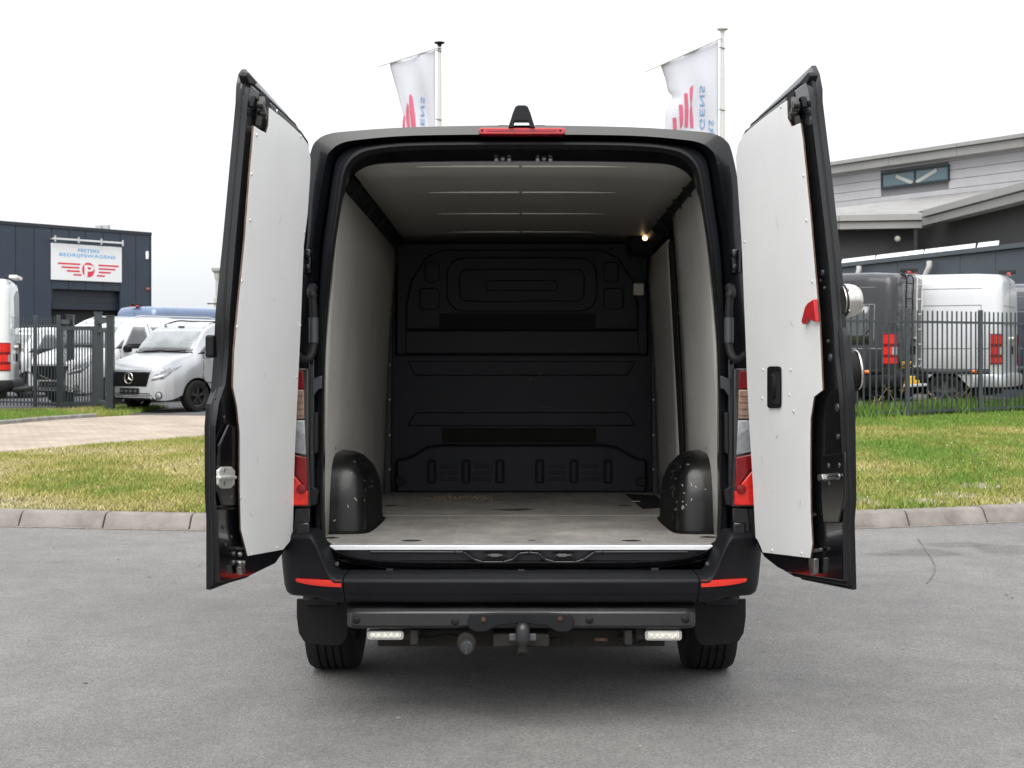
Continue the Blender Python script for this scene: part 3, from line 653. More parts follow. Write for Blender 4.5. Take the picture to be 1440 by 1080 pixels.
# ------------------------------------------------------------------ moulded wheel boxes
for s in (-1, 1):
    g = G(); rings = []
    base = [(.85, .52), (.75, .525), (.70, .545), (.678, .60), (.670, .75), (.668, .95), (.670, 1.20), (.682, 1.34), (.71, 1.40), (.77, 1.43), (.85, 1.44)]
    for t, ins in ((0, -.012), (.012, 0), (.14, .005), (.24, .016), (.295, .036), (.325, .066), (.342, .11), (.348, .19)):
        row = []
        for x, y in base:
            cx, cy = .86, .97
            f = ins / .19; row.append(Vector((s * (x + (cx - x) * min(1, ins / .20)), y + (cy - y) * (ins / .30), ZF + t * (1 - .24 * sstep(1.0, 1.40, y)))))
        rings.append(crom(row, 4))
    g.loft(rings, False); top = len(rings[0])
    g.add(rings[-1], [tuple(range(top))])
    o = g.build('wheel_box', arch_mat, van, smooth=45)
    wb = BVHTree.FromPolygons([Vector(v) for v in g.v], g.f)
    fl = G()
    for _ in range(70 if s > 0 else 30):
        y, z = random.uniform(.58, 1.1), ZF + random.uniform(.03, .22); q = Vector((s * .6655, y, z)); e = random.uniform(.002, .009)
        q = Vector((s * random.uniform(.66, .84), random.uniform(.5, 1.3), ZF + random.uniform(.03, .30)))
        o_r = Vector((0, -.6, ZF + .55)); ht = wb.ray_cast(o_r, (q - o_r).normalized())
        if not ht[0]: continue
        q = ht[0] + (ht[1] if ht[1].dot(q - o_r) < 0 else -ht[1]) * .0012; a_ = random.uniform(0, 3); u = Vector((math.sin(a_ * 3), math.cos(a_), math.sin(a_))).normalized() * e; v_ = ht[1].cross(u).normalized() * .0016
        nn_ = ht[1]; u = u - nn_ * u.dot(nn_); v_ = v_ - nn_ * v_.dot(nn_)
        fl.add([q - u - v_, q + u - v_, q + u + v_, q - u + v_], [(0, 1, 2, 3)])
    tag(fl.build('paint_fleck', M('fleck_%d' % (s + 1), (.42, .40, .36), .8), o, smooth=0), kind='stuff')
# ------------------------------------------------------------------ bulkhead
bulk = G(); pl = [VP(x, y, YB) for x, y in rrect(546, 326, 922, 705, 30)]
bulk.prism(pl, (0, .04, 0)); bh = bulk.build('bulkhead', bulk_mat, van, smooth=0, bevel=.01)
def plate(name, poly, y0, th, mat, bev=.006):
    g = G(); g.prism([VP(x, y, y0 - th) for x, y in poly], (0, th + .01, 0)); return g.build(name, mat, bh, smooth=35, bevel=bev)
def bead(name, poly, y0, r, mat=bulk_mat, closed=True, n=8):
    pts = [VP(x, y, y0) for x, y in poly]
    if closed: pts = pts + [pts[0], pts[1]]
    g = G(); g.tube(pts, r, n, not closed); return g.build(name, mat, bh, smooth=60)
# raised surround and big stadium-shaped stampings of the upper half
arch_o = [(566, 700), (560, 470), (566, 400), (590, 362), (620, 346), (848, 346), (878, 362), (900, 400), (906, 470), (900, 700)]
plate('surround', [(556, 340), (912, 340), (912, 352), (622, 352), (600, 362), (580, 392), (572, 430), (572, 500), (556, 500)], YB, .05, bulk_mat, .014)
plate('surround', [(912, 340), (912, 500), (896, 500), (896, 430), (888, 392), (868, 362), (846, 352), (800, 352), (800, 340)], YB, .0495, bulk_mat, .014)
plate('upper_field', rrect(628, 362, 840, 438, 24), YB, .022, bulk_mat, .008)
plate('upper_field', rrect(646, 378, 822, 424, 12), YB - .022, .018, bulk_mat, .007)
plate('upper_field', rrect(683, 394, 784, 409, 5), YB - .04, .016, bulk_mat, .006)
for m_ in (0, 1):
    f = (lambda x: x) if not m_ else (lambda x: 1467 - x)
    plate('stamped_square', [(f(x), y) for x, y in rrect(590, 405, 618, 435, 5)], YB, .02, bulk_mat)
    plate('stamped_square', [(f(x), y) for x, y in rrect(597, 368, 618, 397, 7)], YB, .018, bulk_mat)
plate('belt', [(556, 462), (912, 462), (912, 500), (556, 500)], YB, .045, bulk_mat, .02)
plate('dark_strip', [(618, 441), (838, 441), (838, 461), (618, 461)], YB, .008, bulk_dark, .003)
for y0, y1, a, b_ in ((508, 528, 0, 11), (580, 599, 11, 0)):
    plate('stamped_bar', [(573 + a, y0), (894 - a, y0), (894 - b_, y1), (573 + b_, y1)], YB, .02, bulk_mat, .006)
plate('dark_strip', [(622, 602), (838, 602), (838, 622), (622, 622)], YB, .012, bulk_brown, .003)
YL = YB - .09
low = [(556, 694), (556, 646), (572, 644), (584, 638), (600, 628), (620, 625), (848, 625), (868, 628), (884, 638), (896, 644), (910, 646), (910, 694)]
plate('lower_step', low, YB - .01, .09, bulk_mat, .018)
for x in (607, 655.5, 703, 759, 807, 855):
    plate('slot', rrect(x - 6.5, 646, x + 6.5, 680, 4), YL - .01, .012, bulk_dark, .003); plate('slot_core', rrect(x - 3, 650, x + 3, 677, 2), YL - .018, .010, bulk_mat, .003)
for x0 in (618, 665.5, 770, 817):
    for y0 in (655, 664, 673): plate('louvre', [(x0, y0 + 2.2), (x0 + 4, y0 - 1.5), (x0 + 23, y0 - 1.5), (x0 + 27, y0 + 2.2)], YL - .008, .014, bulk_mat, .003)
for x in (563, 901): bead('lashing_eye', [(x + 6 * math.cos(a), 676 + 6 * math.sin(a)) for a in [2 * math.pi * i / 12 for i in range(12)]], YL - .02, .008, dark_metal)
for s, x0 in ((-1, 546), (1, 921)):
    g = G(); g.bar(VP(x0, 350, 3.1), VP(x0 + s * 3, 694, 3.1), .055, .06, (1, 0, 0)); g.build('side_post', M('post_paint_%d' % (s + 1), (.035, .036, .042), .5), bh, smooth=0, bevel=.008)
    for y in (440, 474, 513, 562, 612, 660):
        c = VP(x0 - s * 2, y, 3.06); q = G(); q.lathe([(.007, 0), (.006, .005)], c, (0, -1, 0), 8); q.build('screw', screw_mat, bh)
g = G()     # white scrapes on the bulkhead
for a, b_ in (((762, 523), (757, 531)), ((772, 499), (778, 497)), ((744, 536), (748, 530)), ((762, 572), (775, 573))):
    p, q = VP(*a, YB - .026), VP(*b_, YB - .026); g.bar(p, q, .004, .001)
g.build('scrape', M('scrape', (.30, .30, .30), .8), bh, smooth=0)
g = G(); c = VP(898, 407, 3.0); g.box(c, (.065, .05, .075)); g.build('sensor_box', beige_box, van, smooth=0, bevel=.008)
# step recess of the sliding door, and the lit cargo lamp
g = G(); g.prism([VZ(x, y, ZF + .001) for x, y in ((879, 695), (922, 697), (940, 713), (904, 716))], (0, 0, .002)); g.build('step_recess', bulk_dark, van, smooth=0)
g = G(); c = VZ(894, 706, ZF + .004); g.box(c + Vector((0, 0, .004)), (.05, .03, .008)); g.build('lashing_ring', steel, van, smooth=0, bevel=.003)
g = G(); g.prism([VP(x, y, 2.75) for x, y in ((885, 332), (935, 296), (945, 300), (942, 330), (915, 355), (888, 352))], (0, .35, 0)); g.build('lamp_housing', bulk_dark, van, smooth=0, bevel=.015)
cl = VP(907.5, 334, 2.72); ax = Vector((-.25, -1, -.35)).normalized()
g = G(); g.lathe([(.034, -.02), (.034, .012), (.026, .014)], cl, ax, 20); g.build('lamp_ring', bulk_dark, van)
g = G(); g.lathe([(.016, .013), (.014, .018), (.006, .020)], cl, ax, 16); g.build('cargo_lamp', glow, van)

# ------------------------------------------------------------------ sill with latches, header latches
sl = G(); sl.loft([[VP(470 + 3, 774, .04), VP(1003 - 3, 774, .04)], [VP(485, 788, .045), VP(981, 788, .045)]], False); sl.build('sill_face', M('sill_lit_paint', (.022, .023, .028), .36, coat=.3), van, smooth=0, solid=.01)  # colour paler than the body black, standing in for light on the sill
g = G()
for m_ in (0, 1):
    f = (lambda x: x) if not m_ else (lambda x: 1488 - x)
    pts = [(f(x), y) for x, y in ((520, 776.5), (640, 777), (652, 777), (666, 787), (679, 791), (708, 791), (722, 787), (730, 779), (744, 777.5))]
    for a, b_ in zip(pts[:-1], pts[1:]): g.bar(VP(*a, .02), VP(*b_, .02), .012, .012, (0, 1, 0))
g.build('sill_crease', paint_black, van, smooth=0, bevel=.003)
dirty_latch = M('latch_steel', (.10, .10, .10), .5, metal=.4)
for x in (696, 793):
    g = G(); g.box(VP(x, 781, .028), (.088, .018, .019)); o = g.build('latch_recess', bulk_dark, van, smooth=0, bevel=.004)
    g = G(); g.box(VP(x - (2 if x > 700 else 0), 781, .016), (.034, .012, .013)); g.tube([VP(x - 10, 781, .014), VP(x + 10, 781, .014)], .004, 8); g.build('latch_striker', dirty_latch, o, smooth=40, bevel=.002)
for x in (707, 765):
    g = G()
    for dx, dy in ((-9, 1.5), (0, -.5), (9, 1.5)): g.lathe([(.010, 0), (.008, .005), (.003, .006)], VP(x + dx, 223.5 + dy, .17), (0, -1, -.35), 10)
    g.box(VP(x, 223, .185), (.062, .008, .008)); g.build('header_striker', steel, van, smooth=40)
for px, py in ((548, 802), (733, 803), (921, 801)):
    g = G(); g.box(VP(px, py, -.02), (.028, .016, .012)); g.build('clip', dirty_steel, van, smooth=0, bevel=.002)
for px, py in ((474, 793), (995, 793)):
    g = G(); g.lathe([(.009, 0), (.007, .004)], VP(px, py, -.03), (0, -1, 0), 10); g.build('screw', M('sill_screw_%d' % px, (.05, .05, .05), .5), van)

# ------------------------------------------------------------------ roof edge: brake light and camera
g = G(); g.prism([VP(x, y, -.035) for x, y in rrect(673, 179.5, 795, 188.5, 4.4)], (0, .06, 0)); o = g.build('brake_light', brake_red, van, smooth=40, bevel=.004)
g = G(); g.prism([VP(x, y, -.038) for x, y in ((685, 182), (783, 182), (783, 184.6), (685, 184.6))], (0, .003, 0)); g.build('led_row', M('led_row', (.30, .02, .03), .3), o, smooth=0)
for x in (678, 788): g = G(); g.lathe([(.005, 0), (.004, .003)], VP(x, 183.5, -.0355), (0, -1, 0), 8); g.build('screw', bulk_dark, o)
for xa, xb in ((699, 716), (751, 768)): g = G(); g.prism([VP(x, y, .0) for x, y in rrect(xa, 175.5, xb, 184, 3)], (0, .09, 0)); g.build('camera_base', plastic_dark, van, smooth=40, bevel=.004)
g = G(); rings = []     # hood of the camera, open below
for y, k, top in ((-.05, 1, 148), (.02, 1.02, 147), (.07, 1.0, 150), (.11, .96, 155)):
    rings.append([VP(733.5 + dx * k, max(yy, top) if yy < 160 else yy, y) for dx, yy in ((-18.5, 179), (-15, 168), (-12, 158), (-8.5, 150), (-5, 148), (5, 148), (8.5, 150), (12, 158), (15, 168), (18.5, 179))])
g.loft(rings, False); inner_ = [VP(733.5 + dx, yy, -.05) for dx, yy in ((-11.5, 178.5), (-11, 173), (-10.5, 169.5), (-9.5, 168.6), (-5, 168.6), (5, 168.6), (9.5, 168.6), (10.5, 169.5), (11, 173), (11.5, 178.5))]
g.loft([rings[0], inner_, [p + Vector((0, .06, 0)) for p in inner_]], False)
g.build('camera_hood', plastic_dark, van, smooth=50)
# ------------------------------------------------------------------ tail lamps, hinges, cable tubes (both sides)
for s in (-1, 1):
    X = lambda o_: CX + s * o_
    def lamp(name, poly, mat, th=.16, y=-.06, bev=.005, par=None):
        g = G(); g.prism([VP(X(a), b_, y) for a, b_ in poly], (0, th, 0)); return g.build(name, mat, par or van, smooth=35, bevel=bev)
    tl_ = lamp('tail_lamp', [(299, 518), (345, 518), (352, 600), (352, 713), (296, 713), (299, 640)], M('lamp_body_%d' % (s + 1), (.012, .012, .013), .3, coat=.5), .15, -.045)
    lamp('lens', [(307, 521), (342, 521), (343, 547), (306, 547)], red_lens, .02, -.062, .004, tl_)
    lamp('lens', [(306, 548), (343, 548), (346, 589), (305.5, 589)], amber_lens, .02, -.062, .004, tl_)
    lamp('lens', [(305, 591), (346, 591), (347, 604), (331, 634), (303, 640)], clear_lens, .02, -.060, .004, tl_)
    for k in range(9):
        g = G(); a_, b_ = VP(X(304), 612 + k * 3.2 - 1, -.0635), VP(X(330 - k * .5), 612 + k * 3.2 - 14, -.0635); g.bar(a_, b_, .004, .004, (0, 1, 0)); g.build('lens_rib', clear_lens, tl_, smooth=0)
    for yy in (556, 565, 574, 583):
        g = G(); g.bar(VP(X(306.5), yy, -.0640), VP(X(340), yy, -.0640), .004, .005, (0, 1, 0)); g.build('lens_rib', amber_lens, tl_, smooth=0)
    lamp('lens', [(302, 643), (333, 637), (349, 606), (350, 650), (322, 662), (301, 690)], red_lens, .02, -.062, .004, tl_)
    lamp('lens', [(300, 711), (300, 692), (323, 664), (350, 652), (350, 711)], red_bright, .02, -.064, .005, tl_)
    g = G(); g.lathe([(.020, 0), (.018, .006), (.006, .008)], VP(X(309), 688, -.064), (0, -1, 0), 16); g.build('bulb_boss', red_lens, tl_)
    lamp('corner_panel', [(297, 714), (338, 714), (338, 754), (297, 752)], paint_inner, .14, -.03)
    # pillar face between lamp and seal
    lamp('pillar_cover', [(291, 505), (299, 505), (298, 712), (291, 712)], paint_inner, .06, -.015, .004)
    lamp('pillar_bracket', [(280, 528), (294, 533), (294, 560), (286, 548), (280, 546)], M('bracket_%d' % (s + 1), (.025, .027, .032), .45), .02, -.02, .003)
    lamp('pillar_stop', [(286, 580), (292, 580), (292, 640), (286, 636)], rubber, .04, -.02, .004)
    lamp('lamp_clip', [(285, 690), (297, 682), (299, 712), (288, 710)], plastic_dark, .04, -.03, .004)
    # upper hinge
    h = lamp('door_hinge', [(296, 350), (311, 350), (311, 384), (296, 384)], paint_inner, .05, -.05, .006)
    for yy in (358, 376):
        g = G(); g.lathe([(.016, 0), (.014, .012), (.006, .014)], VP(X(301), yy, -.05), (0, -1, 0), 6); g.build('hinge_bolt', paint_black, h)
    g = G(); g.tube([VP(X(309), 351, -.075), VP(X(309), 383, -.075)], .014, 10); g.build('hinge_pin', paint_black, h)
    h = lamp('door_hinge', [(298, 735), (316, 735), (316, 765), (298, 765)], paint_inner, .05, -.06, .006)
    # corrugated cable tube into the door
    pts = crom([VP(X(293), 404, -.01), VP(X(295), 411, -.035), VP(X(293), 420, -.045), VP(X(291.5), 450, -.05), VP(X(291.5), 480, -.055), VP(X(294), 496, -.07), VP(X(300), 505, -.09), VP(X(308), 505, -.11), VP(X(316), 498, -.13)], 7)
    rad = [.020 if i < 14 else (.0165 if i % 2 else .0145) for i in range(len(pts))]
    g = G(); g.tube(pts, rad, 12); g.build('cable_tube', rubber, van, smooth=60)
    g = G(); g.tube([VP(X(292), 447, -.05), VP(X(292), 482, -.055)], .0195, 12); g.build('cable_sleeve', M('sleeve_%d' % (s + 1), (.035, .037, .04), .45), van, smooth=60)

# ------------------------------------------------------------------ bumper
path = crom([(0, -.135), (.25, -.134), (.50, -.131), (.69, -.122), (.79, -.108), (.880, -.082), (.940, -.042), (.970, .03), (.982, .2), (.985, .55)], 12)
def ztop(x): 
    return .610 + .166 * sstep(.725, .832, x)
def bump_ring(i, s):
    p = path[i]; a, b_ = path[max(0, i - 1)], path[min(len(path) - 1, i + 1)]; d = (Vector((b_.x - a.x, b_.y - a.y))).normalized(); n_ = Vector((d.y, -d.x))      # outward
    zt = ztop(p.x); k = sstep(.72, .84, p.x); res = []; bot = .498 + .02 * k
    for ins, z in ((.125 - .03 * k, zt + .006), (.03, zt - .006), (.010, zt - .012), (.002, zt - .022), (.0, zt - .028), (.003, zt - .034), (.012, zt - .028 - (zt - bot) * .3), (.018, bot + (zt - bot) * .35), (.024, bot + .04), (.032, bot + .012), (.045, bot), (.12, bot + .002)):
        res.append(Vector((s * (p.x - n_.x * ins), p.y - n_.y * ins, z)))
    return res
isp = min(range(len(path)), key=lambda i: abs(path[i].x - .69))
g = G(); rs = [bump_ring(i, -1) for i in range(isp, 0, -1)] + [bump_ring(i, 1) for i in range(0, isp + 1)]
g.loft(rs, False); bumper = g.build('bumper', plastic_dark, van, smooth=50)
for s in (-1, 1):
    g = G(); rr = [bump_ring(i, s) for i in range(isp, len(path))]; rr[0] = [p + Vector((s * .004, -.0005, 0)) for p in rr[0]]
    g.loft(rr, False); g.build('bumper_corner', plastic_dark, bumper, smooth=50)
    # red reflector following the corner
    g = G(); ro = []; ri = []
    for k in range(13):
        t = k / 12; x = .700 + .184 * t
        j = next(i for i in range(len(path) - 1) if path[i].x <= x < path[i + 1].x); u = (x - path[j].x) / (path[j + 1].x - path[j].x); p = path[j].lerp(path[j + 1], u); d = Vector((path[j + 1].x - path[j].x, path[j + 1].y - path[j].y)).normalized(); n_ = Vector((d.y, -d.x))
        zt_, zb_ = .590 + .002 * t, .5615 + .012 * t ** 3 + .004 * t
        q = lambda o_, z: Vector((s * (p.x + n_.x * o_), p.y + n_.y * o_, z))
        ro.append([q(-.025, zt_), q(-.002, zt_ - .001), q(-.002, (zt_ + zb_) / 2), q(-.005, zb_ + .001), q(-.03, zb_)])
    g.loft(ro, True, (True, True)); g.build('reflector', red_reflector, bumper, smooth=50)

# ------------------------------------------------------------------ tow beam, tow ball, socket, work lamps
beam = G(); bp_ = [(-.01, .488), (-.05, .486), (-.085, .476), (-.099, .462), (-.100, .412), (-.092, .399), (-.05, .396), (-.01, .40)]
rr = []
for x, kz, dy in ((-.685, .75, .05), (-.68, .86, .025), (-.665, .95, .006), (-.64, 1, 0), (-.30, 1, 0), (0, 1, 0), (.30, 1, 0), (.64, 1, 0), (.665, .95, .006), (.68, .86, .025), (.685, .75, .05)):
    rr.append([Vector((x, y + dy, .43 + (z - .43) * kz)) for y, z in bp_])
beam.loft(rr, True, (True, True)); beam = beam.build('tow_beam', beam_mat, van, smooth=20, bevel=.004)
g = G(); pp = [(658, 872), (662, 864), (700, 862), (768, 862), (800, 864), (808, 872), (806, 884), (798, 889), (784, 889), (768, 880), (733, 877), (700, 880), (682, 889), (668, 889), (659, 884)]
g.prism([VP(x, y, -.118) for x, y in pp], (0, .02, 0)); g.build('tow_plate', plastic_dark, beam, smooth=35, bevel=.004)
for x, y, m_ in ((680, 871, rust_mat), (788, 870, rust_mat)): g = G(); g.lathe([(.011, 0), (.010, .008), (.004, .009)], VP(x, y, -.118), (0, -1, 0), 6); g.build('bolt', m_, beam)
for x, y in ((640, 874), (829, 872), (501, 872), (964, 871)):
    g = G(); g.lathe([(.016, 0), (.0145, .004), (.010, .007), (.004, .007)], VP(x, y, -.099), (0, -1, 0), 14); g.build('parking_sensor', plastic_dark, beam)
g = G(); g.box((0, .15, .33), (1.16, .1, .07)); g.box((-.42, .05, .36), (.03, .25, .06)); g.box((.42, .05, .36), (.03, .25, .06)); g.box((0, -.02, .35), (.22, .12, .05)); g.build('cross_member', dirty_steel, van, smooth=0, bevel=.006)
hb = VP(735, 905, -.16); g = G(); g.lathe([(.016, -.03), (.018, -.005), (.026, .004), (.0265, .02), (.016, .034)], hb, (0, 0, 1), 18); g.bar(hb + Vector((0, 0, -.02)), hb + Vector((0, .14, -.03)), .035, .035); tb = g.build('tow_ball', dirty_steel, van, smooth=50)
g = G(); g.lathe([(.0265, .012), (.0275, .02), (.0275, .055), (.024, .068), (.014, .078), (.003, .081)], hb, (0, 0, 1), 24); g.build('ball_cap', M('ball_cap', (.02, .02, .022), .35, bump=.05, bscale=120), tb, smooth=40)
for s in (-1, 1): g = G(); g.box(hb + Vector((s * .037, .03, .020)), (.03, .02, .026)); g.build('tow_bracket', M('bracket_grey_%d' % (s + 1), (.06, .06, .066), .5), tb, smooth=0, bevel=.003)
sk = VP(656, 904, -.10); g = G(); g.lathe([(.032, .05), (.037, .02), (.037, 0), (.034, -.012)], sk, (0, 1, .1), 20); so = g.build('tow_socket', dirty_steel, van)
g = G(); g.lathe([(.027, 0), (.027, .03), (.022, .036), (.010, .038)], sk + Vector((.002, 0, -.010)), (0, -1, -.12), 18); g.box(sk + Vector((0, -.03, -.012)), (.01, .02, .048)); g.build('socket_lid', M('socket_lid', (.028, .03, .034), .5, bump=.1, bscale=60), so)
g = G(); g.box(VP(845, 899, -.03), (.05, .02, .012)); g.build('rusty_tab', rust_mat, van, smooth=0, bevel=.002)
for s, x0, x1, y0, y1 in ((-1, 516, 568, 887, 900), (1, 907, 959, 886, 901)):
    h_ = G(); h_.prism([VP(x, y, -.06) for x, y in rrect(x0, y0, x1, y1, 4.5)], (0, .05, 0)); wl = h_.build('work_lamp', M('lamp_case_%d' % (s + 1), (.50, .50, .49), .25, metal=.5), van, smooth=40, bevel=.003)
    h_ = G(); h_.prism([VP(x, y, -.066) for x, y in rrect(x0 + 4, y0 + 1.5, x1 - 3.5, y1 - 2.5, 3)], (0, .012, 0)); h_.build('lamp_lens', lamp_cream, wl, smooth=40, bevel=.003)
    for k in range(5):
        h_ = G(); h_.lathe([(.011, 0), (.008, .004), (.003, .0055)], VP(x0 + 9 + k * 8.4, (y0 + y1) / 2 - .5, -.0665), (0, -1, 0), 12); h_.build('led_cup', lamp_cream, wl)
    h_ = G(); h_.box(VP(x1 + 7 if s < 0 else x0 - 7, 890, -.02), (.035, .03, .05)); h_.build('lamp_bracket', dirty_steel, wl, smooth=0, bevel=.004)
g = G()
for pts in ([(900, 893), (880, 890), (868, 900), (880, 908), (905, 903)], [(575, 893), (600, 897), (630, 893), (650, 897)], [(700, 895), (725, 903), (760, 899), (800, 896)]):
    g.tube(crom([VP(x, y, .02) for x, y in pts], 5), .005, 6)
g.build('loose_cable', rubber, van, smooth=60)
# ------------------------------------------------------------------ mud flaps and wheels
for s in (-1, 1):
    X = lambda o_: CX + s * o_
    g = G(); g.prism([VP(X(a), b_, .52) for a, b_ in ((316, 842), (243, 842), (243, 885), (245, 898), (252, 907), (262, 909), (296, 906), (306, 902), (313, 890), (316, 868))], (0, .012, 0)); g.build('mud_flap', plastic_flap, van, smooth=35, bevel=.004)
    g = G(); g.box(VP(X(280), 846, .5), (.14, .03, .03)); g.build('flap_bracket', plastic_dark, van, smooth=0, bevel=.004)
def make_wheel(rr_, wd_, parent, c, s, rim_mat, name='wheel', spokes=5, groove=True):
    wh = G(); prof_ = [(rr_ * .62, -wd_ * .42), (rr_ * .70, -wd_ * .47), (rr_ * .86, -wd_ * .5), (rr_ * .955, -wd_ * .47), (rr_ * .992, -wd_ * .38)]
    gx = [-.22, -.07, .07, .22] if groove else []
    for q in gx: prof_ += [(rr_, (q - .022) * wd_), (rr_ - .009, (q - .016) * wd_), (rr_ - .009, (q + .016) * wd_), (rr_, (q + .022) * wd_)]
    prof_ += [(rr_ * .992, wd_ * .38), (rr_ * .955, wd_ * .47), (rr_ * .86, wd_ * .5), (rr_ * .70, wd_ * .47), (rr_ * .62, wd_ * .42)]
    wh.lathe(prof_, c, (s, 0, 0), 56, (False, False)); o = wh.build(name, tyre_mat, parent, smooth=30)
    r_ = G(); ax = Vector((s, 0, 0)); cc = Vector(c)
    r_.lathe([(rr_ * .63, -wd_ * .42), (rr_ * .60, -wd_ * .3), (rr_ * .58, wd_ * .2), (rr_ * .60, wd_ * .40), (rr_ * .635, wd_ * .43)], c, (s, 0, 0), 36, (False, False))
    r_.lathe([(rr_ * .58, -wd_ * .1), (rr_ * .3, -wd_ * .14), (.01, -wd_ * .14)], c, (s, 0, 0), 30, (False, True))
    r_.lathe([(rr_ * .17, wd_ * .1), (rr_ * .17, wd_ * .36), (rr_ * .10, wd_ * .39)], c, (s, 0, 0), 16)
    for k in range(spokes):
        for e in (-.13, .13):
            a = 2 * math.pi * k / spokes + .3; p0 = cc + ax * wd_ * .34 + Vector((0, math.cos(a + e * .6), math.sin(a + e * .6))) * rr_ * .12; p1 = cc + ax * wd_ * .37 + Vector((0, math.cos(a + e), math.sin(a + e))) * rr_ * .6; r_.bar(p0, p1, .028 * rr_ / .33, .03, (1, 0, 0))
    r_.build('rim', rim_mat, o, smooth=40); return o
rim_black = M('black_rim', (.012, .012, .013), .3, coat=.6)
rim_steel = M('grey_rim', (.10, .10, .105), .45, metal=.4)
for a in (AXR, AXF):
    for s in (-1, 1): make_wheel(WR, .232, van, (s * .862, a, wheel_z(a)), s, rim_steel)
g = G(); g.tube([(-.75, AXR, wheel_z(AXR)), (.75, AXR, wheel_z(AXR))], .06, 12); g.lathe([(.10, -.13), (.16, -.05), (.16, .05), (.10, .13)], (.0, AXR, wheel_z(AXR)), (1, 0, 0), 16); g.build('rear_axle', dark_metal, van, smooth=40)
g = G(); g.box((0, AXR + .42, .46), (1.7, .02, .30)); g.build('splash_wall', dark_metal, van, smooth=0)
# cab glass and mirrors on the far end
for s in (-1, 1):
    g = G(); g.prism([Vector((s * x, y, z)) for x, y, z in ((1.20, 4.28, 1.42), (1.20, 4.42, 1.42), (1.20, 4.42, 1.74), (1.20, 4.28, 1.74))], (-s * .18, .02, 0)); g.build('door_mirror', plastic_dark, van, smooth=40, bevel=.03)
    g = G(); g.bar((s * .98, 4.4, 1.5), (s * 1.08, 4.36, 1.52), .05, .05); g.build('mirror_arm', plastic_dark, van, smooth=0)
g = G(); g.loft([[Vector((-.70, 4.17, 2.16)), Vector((.70, 4.17, 2.16))], [Vector((-.78, 4.92, 1.53)), Vector((.78, 4.92, 1.53))]], False); g.build('windscreen', glass_dark, van, smooth=0, solid=.006)

board_edge = M('board_edge', (.10, .06, .045), .8, var=.3, vscale=30)
# ------------------------------------------------------------------ rear doors
class Plane:
    def __init__(s, h, f_top, f_bot, inward):
        s.o = h; s.n = (f_top - h).cross(f_bot - h).normalized()
        if s.n.x * inward < 0: s.n = -s.n
        s.u = (f_bot - h); s.v = (f_top - f_bot).normalized(); s.u = (s.u - s.v * s.u.dot(s.v)); s.u = (s.u - s.n * s.u.dot(s.n)).normalized()
    def at(s, px, py, w_=0):
        d = ray_l(px, py); t = (s.o + s.n * w_ - CAML).dot(s.n) / d.dot(s.n); return CAML + d * t
    def mv(s, p, w_): return p + s.n * w_
def inset(pts, d, pl):
    """shrinks a closed outline in its plane"""
    q = [(p - pl.o).dot(pl.u) for p in pts]; r_ = [(p - pl.o).dot(pl.v) for p in pts]; n_ = len(pts); base = (pts[0] - pl.o).dot(pl.n)
    A_ = sum(q[i] * r_[(i + 1) % n_] - q[(i + 1) % n_] * r_[i] for i in range(n_)); sg_ = 1 if A_ > 0 else -1; o_ = []
    for i in range(n_):
        a = Vector((q[i] - q[i - 1], r_[i] - r_[i - 1])).normalized(); b_ = Vector((q[(i + 1) % n_] - q[i], r_[(i + 1) % n_] - r_[i])).normalized()
        na, nb = Vector((-a.y, a.x)) * sg_, Vector((-b_.y, b_.x)) * sg_; m_ = (na + nb)
        m_ = m_.normalized() if m_.length > .01 else na; k = d / max(.45, m_.dot(na))
        o_.append(pl.o + pl.u * (q[i] + m_.x * k) + pl.v * (r_[i] + m_.y * k) + pl.n * base)
    return o_
SKIN = -.088
def dense(pts, step=30):
    o_ = []; n_ = len(pts)
    for i in range(n_):
        a, b_ = Vector(pts[i]), Vector(pts[(i + 1) % n_]); k = max(1, int((b_ - a).length / step)); o_ += [a.lerp(b_, j / k) for j in range(k)]
    return o_
def make_door(s, H_, FT, FB, skin_px, inner_px, panel_px, labels):
    pl_ = Plane(VP(*H_), VP(*FT), VP(*FB), -s)
    ks = [max(1, int((Vector(a) - Vector(b_)).length / 30)) for a, b_ in zip(skin_px, skin_px[1:] + skin_px[:1])]
    def dense(pts): return [Vector(a).lerp(Vector(b_), j / k) for a, b_, k in zip(pts, pts[1:] + pts[:1], ks) for j in range(k)]
    sk_ = [pl_.at(x, y, SKIN) for x, y in dense(skin_px)]; in_ = [pl_.at(x, y, -.026) for x, y in dense(inner_px)]
    base = [pl_.mv(p, SKIN + .026) for p in in_]              # the inner outline dropped to the level of the skin
    def ring(f, w_): return [pl_.mv(a.lerp(b_, f), w_) for a, b_ in zip(sk_, base)]
    T = -.026 - SKIN
    g = G(); n_ = len(sk_)
    g.loft([sk_, ring(0, .016), ring(.06, .019), ring(.34, .020), ring(.40, .034), ring(.66, .038), ring(.74, T - .004), ring(.80, T), ring(1, T)], True)
    g.add(sk_, [tuple(range(n_))]); g.add(ring(1, T), [tuple(range(n_))])
    d_ = g.build('rear_door', paint_inner, van, smooth=35); d_['label'] = labels[0]
    # rubber seal round the inner frame
    q = ring(.52, .037); g = G(); g.tube(q + q[:2], .0085, 8, False); g.build('door_seal', rubber, d_, smooth=60)
    # white lining board
    pp_ = [pl_.at(x, y, 0) for x, y in panel_px]; g = G(); g.prism([pl_.mv(p, -.006) for p in pp_], pl_.n * .007); g.m[2:] = [1] * (len(g.m) - 2); b_ = g.build('lining_board', [lining_white, board_edge], d_, smooth=35, bevel=.0015)
    def on(px, py, w_=.0): return pl_.at(px, py, w_)
    return d_, pl_, on, b_
